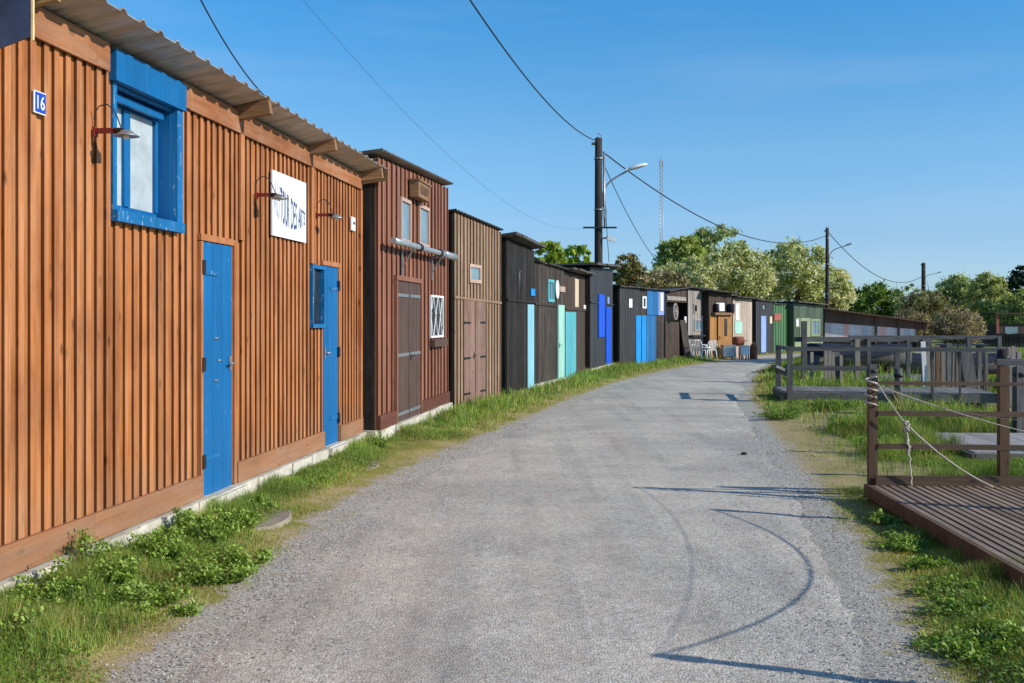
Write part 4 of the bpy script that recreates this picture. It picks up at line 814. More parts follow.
# ================================================================== right-hand decks and jetties
def rail_between(root, a, b, w, h, mat, name='rail'): t = MB(); t.bar(a, b, w, h); return t.build(name, mat, root)
def post_at(root, x, y, z0, z1, w, mat, lean=(0, 0), name='post', cap=False):
    t = MB(); t.hexa([(x-w/2, y-w/2, z0), (x+w/2, y-w/2, z0), (x+w/2, y+w/2, z0), (x-w/2, y+w/2, z0), (x-w/2+lean[0], y-w/2+lean[1], z1), (x+w/2+lean[0], y-w/2+lean[1], z1), (x+w/2+lean[0], y+w/2+lean[1], z1-.01), (x-w/2+lean[0], y+w/2+lean[1], z1-.01)]); return t.build(name, mat, root)
# D1 brown grooved deck
d1r = empty('brown_deck', (3.13, 9.64, 0), R(-3.15), 'brown grooved timber deck with a three rail fence at the right edge of the road', 'deck')
Zd = 0.15; mb = MB(); x = 0.0; i = 0
while x < 3.6:
    k = random.uniform(.82, 1.12); w_ = .145; mb.box(x+.0, x+w_-.006, -7.4, -.02, Zd-.03, Zd-.006, k*.5)
    for g_ in range(2): mb.box(x+.010+g_*.070, x+.010+g_*.070+.046, -7.4, -.02, Zd-.0065, Zd, (k*1.5, k*1.45, k*1.4))
    x += w_; i += 1
mb.build('decking', 'deckbrown', d1r)
mb = MB(); mb.box(-.035, -.002, -7.4, 0.0, Zd-.105, Zd+.004); mb.build('edge_board', 'postbrown', d1r)
mb = MB(); mb.box(-.035, 3.6, .0, .04, Zd-.12, Zd-.002); mb.build('end_board', 'railbrown', d1r)
for yy in (-.6, -2.2, -3.8, -5.4):
    mb = MB()
    for xx in (.25, 1.6, 3.0): mb.box(xx-.05, xx+.05, yy-.05, yy+.05, -.35, Zd-.12)
    mb.box(.0, 3.6, yy-.04, yy+.04, Zd-.12, Zd-.032); mb.build('joist', 'darkpile', d1r)
mb = MB(); mb.box(.045, 3.6, -.06, -.022, Zd+.0, Zd+.085); mb.build('kick_board', 'railbrown', d1r)
post_at(d1r, 0.035, -.0+.03, -.2, 1.05, .072, 'postbrown')
post_at(d1r, 1.16, .03, -.3, 1.19, .08, 'postbrown'); post_at(d1r, 2.7, .03, -.3, 1.19, .085, 'postbrown')
for zz, h_ in ((1.04, .03), (.776, .045), (.487, .045)):
    a = .075; rail_between(d1r, (a, .0, zz), (3.6, .0, zz-.02), .028, h_, 'railbrown')
mb = MB(); mb.box(1.10, 3.6, .0, .07, 1.195, 1.25); mb.build('handrail', 'railgrey', d1r)
# ropes tied to the first post
D1M = Matrix.Translation((3.10, 9.64, 0)) @ Matrix.Rotation(R(-3.15), 4, 'Z')
def sag(a, b, s, n=24, wob=0.0):
    a, b = Vector(a), Vector(b); o = []
    for k in range(n+1):
        t = k/n; p = a.lerp(b, t); p.z -= 4*s*t*(1-t); p += Vector((random.gauss(0, wob), random.gauss(0, wob), random.gauss(0, wob))) if 0 < k < n else Vector(); o.append(p)
    return o
A0 = at(878, 384, 9.55); K0 = at(906, 424, 9.45); E0 = at(993, 487, 9.42); E0.z = Zd+.012
rp = empty('mooring_rope', A0, 0, 'pale rope tied to the first fence post, knotted midway and running down to the deck', 'rope')
t = MB(); sub = lambda L__: [p-A0 for p in L__]
t.tube(sub(sag(A0, K0, .015)), .006, 6); t.tube(sub(sag(K0, E0, .05)), .008, 6); t.build('line', 'rope', rp)
t = MB(); tail = [K0+Vector((0.009*math.sin(k*2.3), 0.009*math.cos(k*1.7), -(K0.z-Zd-.02)*k/16)) for k in range(17)]; tail = [p+Vector((.05*(k/16), 0, 0)) for k, p in enumerate(tail)]; t.tube(sub(tail), [.012 if k % 3 == 1 else .007 for k in range(17)], 6)
t.tube(sub([p+Vector((.014+.006*math.sin(i*2.1), 0.01, 0)) for i, p in enumerate(tail[:9])]), .006, 6); t.build('tail', 'rope', rp)
t = MB(); kn = [K0+Vector((.024*math.cos(k*1.9), .02*math.sin(k*2.3), .045*math.sin(k*.9)-.02)) for k in range(22)]; t.tube(sub(kn), .010, 6); t.build('knot', 'rope', rp)
t = MB(); kn = [Vector((A0.x-.035+.05*math.cos(k*1.2), A0.y+.08+.055*math.sin(k*1.2), A0.z-.012*k+.06)) for k in range(22)]; t.tube(sub(kn), .009, 6); t.build('lashing', 'rope', rp)
t = MB(); t.tube([p-A0 for p in sag(A0+Vector((.02, .0, -.02)), at(1085, 445, 9.3), .04)], .005, 6); o = t.build('thin_line', 'rope', rp)
# tall posts standing out of frame on the deck, with lines slung between their tops; their shadows cross the road
tops = {}
def shadow_post(tip, H, label):
    base = Vector((tip.x, tip.y, 0))+Vector((sdir.x, sdir.y, 0)).normalized()*(H/math.tan(SUN_EL)); b = Vector((base.x, base.y, -.2)); tp = Vector((base.x, base.y, H))
    o = empty('unseen_post', (base.x, base.y, 0), 0, label, 'post'); t = MB(); t.tube([(0, 0, -.3), (0, 0, H*.5), (0, 0, H)], [.055, .045, .032], 10); t.build('shaft', 'darkpile', o); t = MB(); t.tube([(0, 0, H-.1), (0, 0, H-.04)], .05, 10); t.build('lashing', 'rope', o); return tp
t1 = shadow_post(gpt(650, 658), 1.22, 'unseen slim fence post at the near end of the brown deck'); t2 = shadow_post(gpt(710, 511), 1.32, 'unseen slim post on the brown deck right of the second fence post'); shadow_post(gpt(812, 474), 1.1, 'short unseen post added beyond the brown deck to cast a shadow line'); shadow_post(gpt(787, 451), 1.6, 'taller unseen post added beside the pale platform to cast a shadow line'); t3 = Vector((3.13, 9.67, 1.06))  # last two posts are added out of view to cast shadow lines
t = MB(); t.tube([p for p in sag(t1, t2, .39, 30)], .0065, 6); t.build('mooring_line', 'rope', None, 'thick slack line slung between two unseen slim deck posts', 'rope')
t = MB(); t.tube([p for p in sag(t1, t3, .16, 30)], .0022, 6); t.build('mooring_line', 'rope', None, 'thin line slung from the unseen near fence post to the first fence post', 'rope')
# D2 grey walkway
def walkway(name, label, X0, X1, Y0, Y1, z, th=.16, piles=(), mat='deckgrey', fasc='deckgrey', rz=0):
    r_ = empty(name, (X0, Y0, 0), rz, label, 'walkway'); mb = MB(); n = int((X1-X0)/.145)
    for i in range(n): mb.box(i*.145, i*.145+.138, 0.0, Y1-Y0, z-.03, z+random.uniform(0, .003), random.uniform(.8, 1.15))
    mb.build('decking', mat, r_); mb = MB(); mb.box(0, n*.145-.007, -.045, -.002, z-th, z-.012, .7); mb.box(-.045, -.003, -.045, Y1-Y0, z-th, z-.01, .7); mb.build('fascia', fasc, r_)
    for px_, py_ in piles: mb = MB(); mb.tube([(px_, py_, -1.3), (px_, py_, z-.035)], .085, 10); mb.build('pile', 'darkpile', r_)
    return r_
d2 = walkway('grey_walkway', 'long grey timber walkway with a railing standing off the grass verge', 5.28, 9.28, 21.2, 23.1, .19, .17, rz=R(-7), piles=[(2.2, .3), (2.75, .3), (3.15, .35), (3.7, .3), (3.9, 1.5), (2.4, 1.5), (.4, 1.6), (3.4, 1.6)])
post_at(d2, .06, -.09, -.35, 1.04, .10, 'postgrey'); post_at(d2, .06, 1.75, -.1, 1.04, .10, 'postgrey'); post_at(d2, 2.05, -.09, -.6, 1.03, .09, 'postgrey'); post_at(d2, 3.95, -.06, -.9, 1.03, .11, 'postgrey'); post_at(d2, 3.2, -.06, -.1, 1.0, .035, 'postgrey'); post_at(d2, 2.7, -.06, -.1, 1.0, .05, 'postgrey')
rail_between(d2, (-.02, -.09, 1.03), (4.05, -.09, 1.02), .10, .075, 'railgrey', 'handrail'); rail_between(d2, (.06, -.03, 1.03), (.06, 1.8, 1.03), .09, .06, 'railgrey', 'handrail')
rail_between(d2, (.12, -.06, .66), (1.7, -.06, .66), .04, .09, 'railgrey')
rail_between(d2, (.05, -.0, .52), (.05, 1.75, .52), .04, .07, 'railgrey'); 
t = MB(); t.bar((-.25, -.2, .70), (.1, .05, .55), .14, .05, 1.6); t.build('bracket', 'railgrey', d2)
# mooring posts between deck and walkway
k = 0
for x, yt, yb, Y, w_, mt, lb in ((872.5, 364, 418, 18.6, .14, 'postgrey', 'square dark post right behind the first brown fence post'), (898.5, 368.5, 416, 18.4, .13, 'postgrey', 'stout dark round post with pale top right of the rope knot'), (1003, 349.5, 400, 15.5, .16, 'darkpile', 'thick dark round pile behind the second brown fence post'), (1020, 366, 410, 15.0, .15, 'postgrey', 'grey square pile at the right edge of the photo')):
    p = at(x, yb, Y); zt = at(x, yt, Y).z; o = empty('mooring_pile', (p.x, p.y, min(p.z, 0)), 0, lb, 'pile'); t = MB()
    h = zt-min(p.z, 0)
    if w_ in (.14, .15): t.hexa([(-w_/2, -w_/2, -.8), (w_/2, -w_/2, -.8), (w_/2, w_/2, -.8), (-w_/2, w_/2, -.8), (-w_/2, -w_/2, h), (w_/2, -w_/2, h), (w_/2, w_/2, h-.02), (-w_/2, w_/2, h-.02)])
    else: t.tube([(0, 0, -.8), (0, 0, h*.6), (0, 0, h)], [w_/2*1.05, w_/2, w_/2*.95], 12)
    t.build('shaft', mt, o); t = MB(); t.tube([(0, 0, h-.14), (0, 0, h-.09)], w_*.62, 12); t.build('band', 'darkmetal', o)
# low pontoons
pn = empty('pale_pontoon', (5.2, 12.35, 0), R(-4), 'low pale grey slab platform in the grass behind the brown deck fence', 'platform')
mb = MB()
for i in range(18): mb.box(i*.2, i*.2+.195, 0, 2.2, .06, .10+random.uniform(0, .004), random.uniform(.9, 1.1)*1.6)
mb.build('decking', 'deckgrey', pn); mb = MB(); mb.box(-.03, 3.6, -.05, -.004, -.06, .092, .8); mb.box(-.05, -.004, -.05, 2.2, -.06, .09, .7); mb.build('fascia', 'deckgrey', pn); mb = MB()
for xx in (.15, 1.8, 3.3): mb.box(xx, xx+.1, .0, .1, -.5, .055)
mb.build('footings', 'darkpile', pn)
pn = empty('dark_pontoon', (6.55, 16.9, 0), R(-3), 'lower dark grey platform between the walkway and the pale platform', 'platform')
mb = MB()
for i in range(20): mb.box(i*.2, i*.2+.195, 0, 2.1, -.16, -.12+random.uniform(0, .004), random.uniform(.8, 1.1))
mb.build('decking', 'deckgrey', pn); mb = MB(); mb.box(0, 4, -.05, -.004, -.30, -.125, .6); mb.build('fascia', 'deckgrey', pn)
mb = MB()
for xx in (.15, 1.8, 3.6): mb.box(xx, xx+.12, .05, .17, -1.2, -.165)
mb.build('footings', 'darkpile', pn)
# D3 far jetty
d3 = walkway('far_jetty', 'farther reddish grey jetty with a heavy railing behind the long walkway', 7.6, 11.8, 27.2, 30.2, .08, .2, [(.6, .3), (1.6, .3), (2.8, .3), (3.8, .3)], fasc='darkpile')
for x, yt, w_ in ((804, 321, .12), (857, 339, .12), (868.5, 338, .09), (908, 340, .09), (924, 339, .10)):
    p = at(x, yt, 27.1); post_at(d3, p.x-7.6, -.1, -.7, p.z, w_, 'postgrey' if x != 857 else 'stake')
zz = at(850, 339.5, 27.1).z; rail_between(d3, (at(796, 339, 27.1).x-7.6, -.02, zz), (at(928, 339, 27.1).x-7.6, -.02, zz), .1, .12, 'railgrey', 'handrail')
# D3b another jetty behind it
d3b = walkway('rear_jetty', 'rearmost dark jetty under the shade near the low brown shed', 11.0, 16.0, 36, 39, .05, .25, [(.6, .3), (2.4, .3), (4.4, .3)], fasc='darkpile')
for x in (.1, 1.3, 2.6, 3.9, 4.9): post_at(d3b, x, -.1, -.7, 1.0, .12, 'postgrey')
rail_between(d3b, (0, -.02, 1.0), (5, -.02, 1.0), .08, .12, 'railgrey', 'handrail')
# tarpaulin covered boats
def boat(pos, rz, L, Wd, label, mat='tarp'):
    b = empty('covered_boat', pos, rz, label, 'boat', 'boats laid up under tarpaulins'); n, m = 15, 12; vs = []; fs = []
    for i in range(n):
        s_ = i/(n-1); w = Wd/2*(1-max(0, (s_-.55)/.45)**2.2)+.02; k = .1*max(0, (s_-.5))*2
        for j in range(m+1):
            a = math.pi*j/m; vs.append(((s_-.5)*L, -w*math.cos(a)*(.55+.45*abs(math.cos(a))), .45+k-.42*math.sin(a)**.7))
    for i in range(n-1):
        for j in range(m): fs.append((i*(m+1)+j, i*(m+1)+j+1, (i+1)*(m+1)+j+1, (i+1)*(m+1)+j))
    t = MB(); t.faces(vs, fs+[tuple(range(m+1))], None, True); t.build('hull', 'postgrey', b)
    vs = []; fs = []
    for i in range(n):
        s_ = i/(n-1); w = Wd/2*(1-max(0, (s_-.55)/.45)**2.2)+.05; k = .1*max(0, (s_-.5))*2
        for j in range(m+1):
            a = math.pi*j/m; vs.append(((s_-.5)*L, -w*math.cos(a), .42+k+.34*math.sin(a)**.8*(1-.35*s_)+.025*math.sin(9*s_+j)))
    for i in range(n-1):
        for j in range(m): fs.append((i*(m+1)+j, (i+1)*(m+1)+j, (i+1)*(m+1)+j+1, i*(m+1)+j+1))
    t = MB(); t.faces(vs, fs+[tuple(range(m+1))], None, True); t.build('tarpaulin', mat, b)
    for sx in (-.25, .2): t = MB(); t.box(sx*L-.06, sx*L+.06, -Wd*.35, Wd*.35, -.12, .1); t.build('chock', 'darkpile', b)
def gh(x, y): return float(gz(np.array([x]), np.array([y]))[0])
for (x, y, rz, L, Wd, lb, mt) in ((10.3, 32.4, .05, 3.0, 1.5, 'small boat under a navy tarpaulin left of its twin', 'tarp'), (13.2, 33.6, -.05, 4.2, 1.7, 'longer boat under a dark tarpaulin towards the right end of the far jetty', 'tarp')): boat((x, y, max(gh(x, y), -.3)+.12), rz, L, Wd, lb, mt)
# stakes in the marsh
def stake(x, yt, yb, Y, w_, lean, mt='stake'):
    p = at(x, yb, Y); q = at(x+lean, yt, Y); z0 = gh(p.x, p.y)-.2; t = MB(); t.bar((0, 0, z0-q.z*0), (q.x-p.x, .02, q.z), w_, w_*.8, random.uniform(.6, 1.4))
    o = t.build('wooden_stake', mt, None, 'rough upright wooden stake in the marsh grass beyond the walkway', 'stake', 'wooden stakes in the marsh'); o.location = (p.x, p.y, 0)
for x, yt, Y, w_, ln, mt in ((812, 352, 26, .07, 0, 'stake'), (826, 351, 25.6, .08, 0, 'stake'), (829.5, 350, 25.6, .07, .5, 'stake'), (833, 352, 25.6, .08, 0, 'stake'), (837, 352, 25.8, .12, 0, 'postgrey'), (842, 355, 25.7, .07, -1, 'stake'), (930, 347, 26, .09, -3, 'stake'), (934, 346, 27, .09, 0, 'stake'), (938, 346, 26, .10, 0, 'postbrown'), (943, 348, 26, .1, 0, 'stake'), (949, 343, 25, .11, 0, 'postgrey'), (954, 350, 24.5, .13, 1.5, 'stake'), (957.5, 351, 24.3, .12, 1, 'stake'), (963, 354, 28, .08, -3, 'stake'), (968, 350, 28, .09, -2, 'stake'),
    (981, 352, 30, .10, -2, 'stake'), (985, 353, 30, .09, 1, 'stake'), (988, 351, 29, .07, -2, 'stake'), (1008, 347, 33, .11, 1, 'stake'), (1012, 346, 33, .1, 1, 'stake'), (1016, 347, 33, .1, -1, 'stake'), (1019, 352, 31, .12, 0, 'stake'), (979, 352, 27, .05, 0, 'postgrey'), (962, 347, 36, .06, 0, 'stake'), (975, 348, 36, .06, 0, 'stake')):
    stake(x, yt, 384, Y, w_, ln, mt)
p = at(975, 389, 23.6); q = at(964, 351, 23.6); t = MB(); t.bar((0, 0, -.5), (q.x-p.x, 0, q.z), .26, .2, 1.0); o = t.build('leaning_post', 'postgrey', None, 'thick slate grey post leaning left behind the walkway railing', 'post'); o.location = (p.x, p.y, 0)
p = at(926.5, 386, 24.5); t = MB(); t.bar((0, 0, -.4), (-.08, 0, 1.1), .10, .03); o = t.build('leaning_plank', 'white', None, 'pale plank leaning at the right end of the far jetty', 'plank'); o.location = (p.x, p.y, 0)
# low table-like trestle in the marsh
p = at(966, 352, 40); tr = empty('trestle', (p.x, p.y, gh(p.x, p.y)), 0, 'low pale trestle table in front of the brown marsh bushes', 'trestle'); zt = at(966, 344, 40).z-gh(p.x, p.y)
t = MB(); t.box(-1.0, .7, -.3, .3, zt-.05, zt); t.build('top', 'stake', tr)
for x in (-.8, .5): t = MB(); t.box(x-.05, x+.05, -.25, .25, -.2, zt-.055); t.build('leg', 'stake', tr)
# dark garden fence and hut at far right
p = at(984, 352, 62); q = at(1100, 354, 58); Ff = Face((p.x, p.y), (q.x, q.y)); fr = empty('slatted_fence', (p.x, p.y, 0), Ff.rz, 'dark upright board fence at the far right below the willows', 'fence')
zt = Ff.z(984, 333.5); mb = MB()
for i in range(int(Ff.L/.14)): mb.box(i*.14, i*.14+.125, -.02, 0, -.4, zt+random.uniform(-.03, .03), random.uniform(.6, 1.2))
mb.build('boards', 'darkbrown', fr); mb = MB(); mb.box(0, Ff.L, .002, .06, zt-.3, zt-.2); mb.build('rail', 'darkbrown', fr)
p = at(1000, 332, 70); ht = empty('garden_hut', (p.x, p.y, 0), 0, 'garden hut with orange corner post half hidden by willows at the far right', 'hut')
t = MB(); t.box(-.25, -.1, -.1, .05, 0, 1.9); t.build('post', 'redp', ht); t = MB(); t.box(-.1, 4, .2, 3, 0, 1.3); t.build('wall', 'darkbrown', ht); t = MB(); t.box(-.4, 4.3, -.3, 3.2, 1.9, 2.0); t.build('roof', 'darkbrown', ht); t = MB()
for x in (.4, 1.7, 3.0): t.box(x, x+.8, .17, .199, 0.6, 1.1)
t.build('window', 'gsky', ht)
# stone slab in the left verge
p = gpt(268, 517, .05); mb = MB(); n = 14; rr = [1+random.uniform(-.12, .12) for _ in range(n)]
vs = [(.27*rr[k]*math.cos(2*math.pi*k/n), .42*rr[k]*math.sin(2*math.pi*k/n), -.03) for k in range(n)]+[(.24*rr[k]*math.cos(2*math.pi*k/n), .38*rr[k]*math.sin(2*math.pi*k/n), .02+.006*math.sin(k)) for k in range(n)]
mb.faces(vs, [tuple(range(n, 2*n))]+[(k, (k+1) % n, n+(k+1) % n, n+k) for k in range(n)]); o = mb.build('stone_slab', 'slab', None, 'flat worn stone slab in the grass below the first blue door', 'slab'); o.location = (p.x-.05, p.y, .022)
p = gpt(372, 463, .05); mb = MB(); mb.faces([(a*.8*(1+.0*i), b*1.0, c) for i, (a, b, c) in enumerate(vs)], [tuple(range(n, 2*n))]+[(k, (k+1) % n, n+(k+1) % n, n+k) for k in range(n)]); o = mb.build('stone_slab', 'slab', None, 'smaller stone slab in the dry verge near the orange wall end', 'slab'); o.location = (p.x-.1, p.y, .008)
# stone lying on the road
p = gpt(744, 455.5, 0); mb = MB(); mb.lathe([(0, 0), (.05, .0), (.06, .02), (.04, .045), (0, .05)], 9); o = mb.build('dark_stone', 'darkpile', None, 'small dark stone lying alone on the right side of the road', 'stone'); o.location = (p.x, p.y, .012); o.rotation_euler = (0, 0, .5); o.scale = (.75, .5, .6)

# ================================================================== poles, lamps, mast, cables
def lamp_arm(root, z, L, rise, r=.035, side=1, hs=1.0):
    pts = [(0, 0, 0), (.02*side, 0, rise*.35), (.16*side, 0, rise*.62), (.45*side, 0, rise*.82), (L*side, 0, rise)]
    t = MB(); P_ = smoothline([(p[0], p[2]) for p in pts], .08); t.tube([(x+.14*side, 0, z+y) for x, y in P_], r, 8); a = t.build('lamp_arm', 'steel', root)
    t = MB(); hx = (L+.14)*side; k = hs; prof = [(0, .03), (.10, .07), (.3, .1), (.5, .09), (.62, .05), (.66, .015)]
    vs, fs = [], []; n = 12
    for x, w in prof:
        for j in range(n): an = 2*math.pi*j/n; vs.append((hx+side*(x-.05)*k, w*1.6*math.cos(an)*k, z+rise+(x*.28+ .02+w*(.9 if math.sin(an) > 0 else .5)*math.sin(an))*k))
    for i in range(len(prof)-1):
        for j in range(n): fs.append((i*n+j, i*n+(j+1) % n, (i+1)*n+(j+1) % n, (i+1)*n+j))
    t.faces(vs, fs+[tuple(range(n)), tuple(range((len(prof)-1)*n, len(prof)*n))], None, True); t.build('lamp_head', 'plastic' if hs > 1 else 'steel', root)
def pole(x, ytop, Y, r0, r1, label, arm=None):
    c = at(x, ytop, Y); o = empty('utility_pole', (c.x, c.y, 0), 0, label, 'pole', 'wooden utility poles'); t = MB(); H = c.z
    t.tube([(0, 0, -.2), (0, 0, H*.3), (0, 0, H*.65), (0, 0, H)], [r0, r0*.95, (r0+r1)/2, r1], 14); t.build('shaft', 'pole', o)
    t = MB(); t.tube([(-.03, 0, H), (-.03, 0, H+.10), (.04, 0, H+.16), (.08, 0, H+.06)], .02, 6); t.build('insulator', 'steel', o); t = MB(); t.tube([(-r1-.12, 0, H-.2), (-r1, 0, H-.2)], .05, 8); t.build('insulator', 'steel', o)
    for zz in (H-.75, H*.68, H*.42): t = MB(); t.tube([(0, 0, zz), (0, 0, zz+.05)], r0*1.03, 14); t.build('band', 'steel', o)
    if arm: lamp_arm(o, at(x, arm[0], Y).z, arm[1], arm[2], arm[3], 1, arm[4])
    return o, c
P1, c1 = pole(598.5, 138, 38.5, .155, .125, 'tall dark wooden pole with white street lamp rising behind the black shed', (207, .85, 1.25, .032, 1.2))
H1 = c1.z
t = MB(); zb = at(598, 228, 38.5).z; t.bar((-.55, -.18, zb), (.62, -.18, zb), .05, .06); t.build('crossbar', 'darkmetal', P1)
t = MB(); z2 = at(598, 238.5, 38.5).z; t.bar((.14, -.1, z2), (.34, -.1, z2+.02), .08, .06, .4); t.bar((.3, -.12, z2+.03), (.58, -.12, z2-.08), .16, .15, 1); t.build('flood_lamp', 'plastic', P1)
t = MB(); t.tube([(.19, -.02, H1-.5), (.20, -.02, 5.6), (.22, -.02, 4.8)], .035, 8); t.box(.16, .28, -.08, .04, 5.1, 5.45); t.build('conduit', 'steel', P1)
P2, c2 = pole(827.2, 228, 76, .14, .11, 'second dark pole with street lamp standing right of the blossoming trees', (262, 1.1, 1.1, .035, .95))
P3, c3 = pole(923.5, 263, 115, .24, .2, 'farthest pole with a small lamp beyond the long low shed', (281, 1.3, .8, .03, .9))
# lattice mast
c = at(661, 160, 210); mo = empty('lattice_mast', (c.x, c.y, 0), .3, 'slender red white lattice radio mast far behind the trees', 'mast'); t = MB(); H = c.z; w = .38
cs = [(-w, -w*.6), (w, -w*.6), (0, w)]
for a in cs: t.tube([(a[0]*1.0, a[1], 0), (a[0]*.7, a[1]*.7, H)], .045, 5)
t.build('legs', 'steel', mo); t = MB(); n = 42
for i in range(n):
    z0, z1 = H*i/n, H*(i+1)/n
    for k in range(3): a, b = cs[k], cs[(k+1) % 3]; s0 = 1-.3*i/n; t.bar((a[0]*s0, a[1]*s0, z0), (b[0]*s0, b[1]*s0, z1), .04, .04)
t.build('bracing', 'steel', mo); t = MB(); t.tube([(0, 0, H), (0, 0, H+.9)], .05, 5); t.box(-.3, .3, -.1, .1, H-1.2, H-.5); t.build('antenna', 'steel', mo)
def cable(a, b, s, r, label):
    t = MB(); t.tube(sag(a, b, s, 48), r, 6); return t.build('overhead_cable', 'cable', None, label, 'cable')
B1 = at(597, 141, 38.5); B1b = at(603, 152, 38.5)
cable(at(395, -118, 14.0), B1, .62, .017, 'thick cable coming from overhead to the top of the tall pole')
a2, b2 = B1b, at(825.5, 236, 76)
cable(a2, b2, 1.55, .024, 'cable sagging from the tall pole to the second pole')
cable(at(829, 233, 76), at(921, 277, 115), 1.7, .028, 'cable running from the second pole to the farthest pole')
cable(at(604, 165, 38.5), at(659, 263, 60), .35, .016, 'thin drop cable slanting from the tall pole down to the trees')
cable(at(603, 160, 38.4), at(609, 262, 41), .15, .012, 'thin cable hanging down beside the tall pole to the sheds')
cable(at(175, -52, 7.6), at(270, 101, 10.95), .12, .007, 'black cable dropping to the roof of the orange workshop')
cable(at(262, -48, 12), at(585, 228, 38.4), .95, .0022, 'very thin wire crossing the sky to the crossbar of the tall pole')

# ================================================================== trees
def leaf_cloud(C, n, size, pal, rs, flat=.75, blossom=None, bfrac=0.0):
    """C: clumps (k,5) x,y,z,r,shade"""
    n = int(n*1.6); size *= .8; k = len(C); w = C[:, 3]**2; idx = rs.choice(k, n, p=w/w.sum()); c = C[idx]
    d = rs.normal(size=(n, 3)); d /= np.linalg.norm(d, axis=1)[:, None]; rad = c[:, 3]*np.abs(rs.normal(size=n)*.62).clip(0, 1.7)
    p = c[:, :3]+d*rad[:, None]*np.array([1, 1, flat]); 
    a = rs.normal(size=(n, 3)); a /= np.linalg.norm(a, axis=1)[:, None]; b = np.cross(a, rs.normal(size=(n, 3))); b /= np.linalg.norm(b, axis=1)[:, None]
    s = size*(.6+.8*rs.random(n))[:, None]
    V = np.stack([p-a*s, p+b*s*.42, p+a*s, p-b*s*.42], 1).reshape(-1, 3); F = np.arange(4*n).reshape(n, 4)
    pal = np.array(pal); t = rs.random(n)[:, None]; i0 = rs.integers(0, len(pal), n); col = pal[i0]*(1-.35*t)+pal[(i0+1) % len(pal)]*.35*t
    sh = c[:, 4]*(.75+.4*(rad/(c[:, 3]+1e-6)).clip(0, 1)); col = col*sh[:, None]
    if blossom is not None:
        m = rs.random(n) < 1.4*bfrac*c[:, 4].clip(.3, 1.4)**2*(rad > c[:, 3]*.4); col[m] = np.array(blossom)*(.75+.4*rs.random(m.sum()))[:, None]
    return V, F, np.concatenate([col, rs.random((n, 1))], 1)
def tree(name, label, x, y, W_, ztop, zbot, pal_, size=.12, n=9000, nc=26, seed=1, blossom=None, bf=.0, group=None, cat='tree', flat=.75, trunk=.16, D=None, kr=(.18, .34), bare=0):
    kk = (1.75, 1.75, 1.8) if pal_[0][0] > .095 and pal_[0][1] < .18 else (3.6, 3.25, 2.75); pal = [(c_[0]*kk[0], c_[1]*kk[1], c_[2]*kk[2]) for c_ in pal_] if pal_[0][0] > .03 else pal_; nc = int(nc*1.5)
    rs = np.random.default_rng(seed); D = D or W_; H = ztop-zbot; C = []
    for i in range(nc):
        th, ph = rs.random()*2*math.pi, math.acos(rs.uniform(-.9, 1)); q = rs.uniform(.35, 1.0)**.6; r = rs.uniform(*kr)*min(W_, H*1.2)/2
        px_ = math.cos(th)*math.sin(ph)*q*max(.05, W_/2-r*.8); py_ = math.sin(th)*math.sin(ph)*q*max(.05, D/2-r*.8); pz = zbot+H/2+math.cos(ph)*q*(H/2-r*flat*.8)
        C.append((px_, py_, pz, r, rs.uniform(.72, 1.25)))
    for i in range(nc):   # small outer sprays for an uneven outline
        th, ph = rs.random()*2*math.pi, math.acos(rs.uniform(-.3, 1)); r = rs.uniform(.08, .17)*W_/2*1.3
        C.append((math.cos(th)*math.sin(ph)*W_/2*.9, math.sin(th)*math.sin(ph)*D/2*.9, zbot+H/2+math.cos(ph)*H/2*.95, r, rs.uniform(.8, 1.35)))
    C = np.array(C); g0 = min(gh(x, y), 0)
    o = empty(name, (x, y, g0), 0, label, cat, group); C[:, 2] -= g0
    t = MB(); fork = max(.4, (zbot-g0)*.9+.2); t.tube([(0, 0, -.3), (.05, 0, fork*.5), (0, .05, fork), (.1, 0, fork+H*.35)], [trunk, trunk*.85, trunk*.7, trunk*.3], 8)
    for k in range(min(9, nc)): c = C[k]; t.tube([(0, .03, fork*.9), (c[0]*.4, c[1]*.4, fork+(c[2]-fork)*.45), (c[0]*.8, c[1]*.8, c[2])], [trunk*.5, trunk*.3, trunk*.1], 6)
    t.build('trunk', 'bark', o)
    if bare:
        t = MB()
        for k in range(bare): c = C[rs.integers(0, len(C))]; a = rs.normal(size=3)*.5; t.tube([(c[0]*.5, c[1]*.5, c[2]-.8), (c[0]+a[0]*.4, c[1]+a[1]*.4, c[2]), (c[0]+a[0], c[1]+a[1], c[2]+.5+abs(a[2])*.4)], [.03, .02, .008], 4)
        t.build('branches', 'bark', o)
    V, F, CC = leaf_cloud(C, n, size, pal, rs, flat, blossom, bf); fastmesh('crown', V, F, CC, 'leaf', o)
    return o
BRIGHT = [(.085, .125, .018), (.115, .155, .025), (.065, .095, .015), (.15, .185, .04)]
MID = [(.075, .105, .030), (.105, .135, .040), (.05, .07, .022), (.14, .165, .06)]
BLUEG = [(.07, .10, .048), (.095, .13, .065), (.05, .07, .035), (.13, .165, .085)]
DARK = [(.025, .055, .014), (.045, .085, .02), (.018, .04, .012)]
PINE = [(.012, .035, .018), (.02, .05, .025), (.01, .025, .013)]
OLIVE = [(.10, .10, .03), (.15, .13, .045), (.07, .075, .025), (.17, .12, .05)]
TAM = [(.22, .17, .10), (.17, .14, .075), (.27, .20, .13), (.11, .11, .045), (.13, .10, .06)]
WILL = [(.094, .108, .047), (.125, .137, .058), (.065, .082, .036), (.155, .165, .075)]
CR = (.78, .72, .46)
def T(name, label, x0, x1, yt, yb, Y, pal, **kw):
    c = at((x0+x1)/2, yb, Y); w = (x1-x0)*Y/FPX; zt = at(0, yt, Y).z; zb_ = c.z; return tree(name, label, c.x, c.y, w, zt, zb_, pal, D=min(w, 7), **kw)
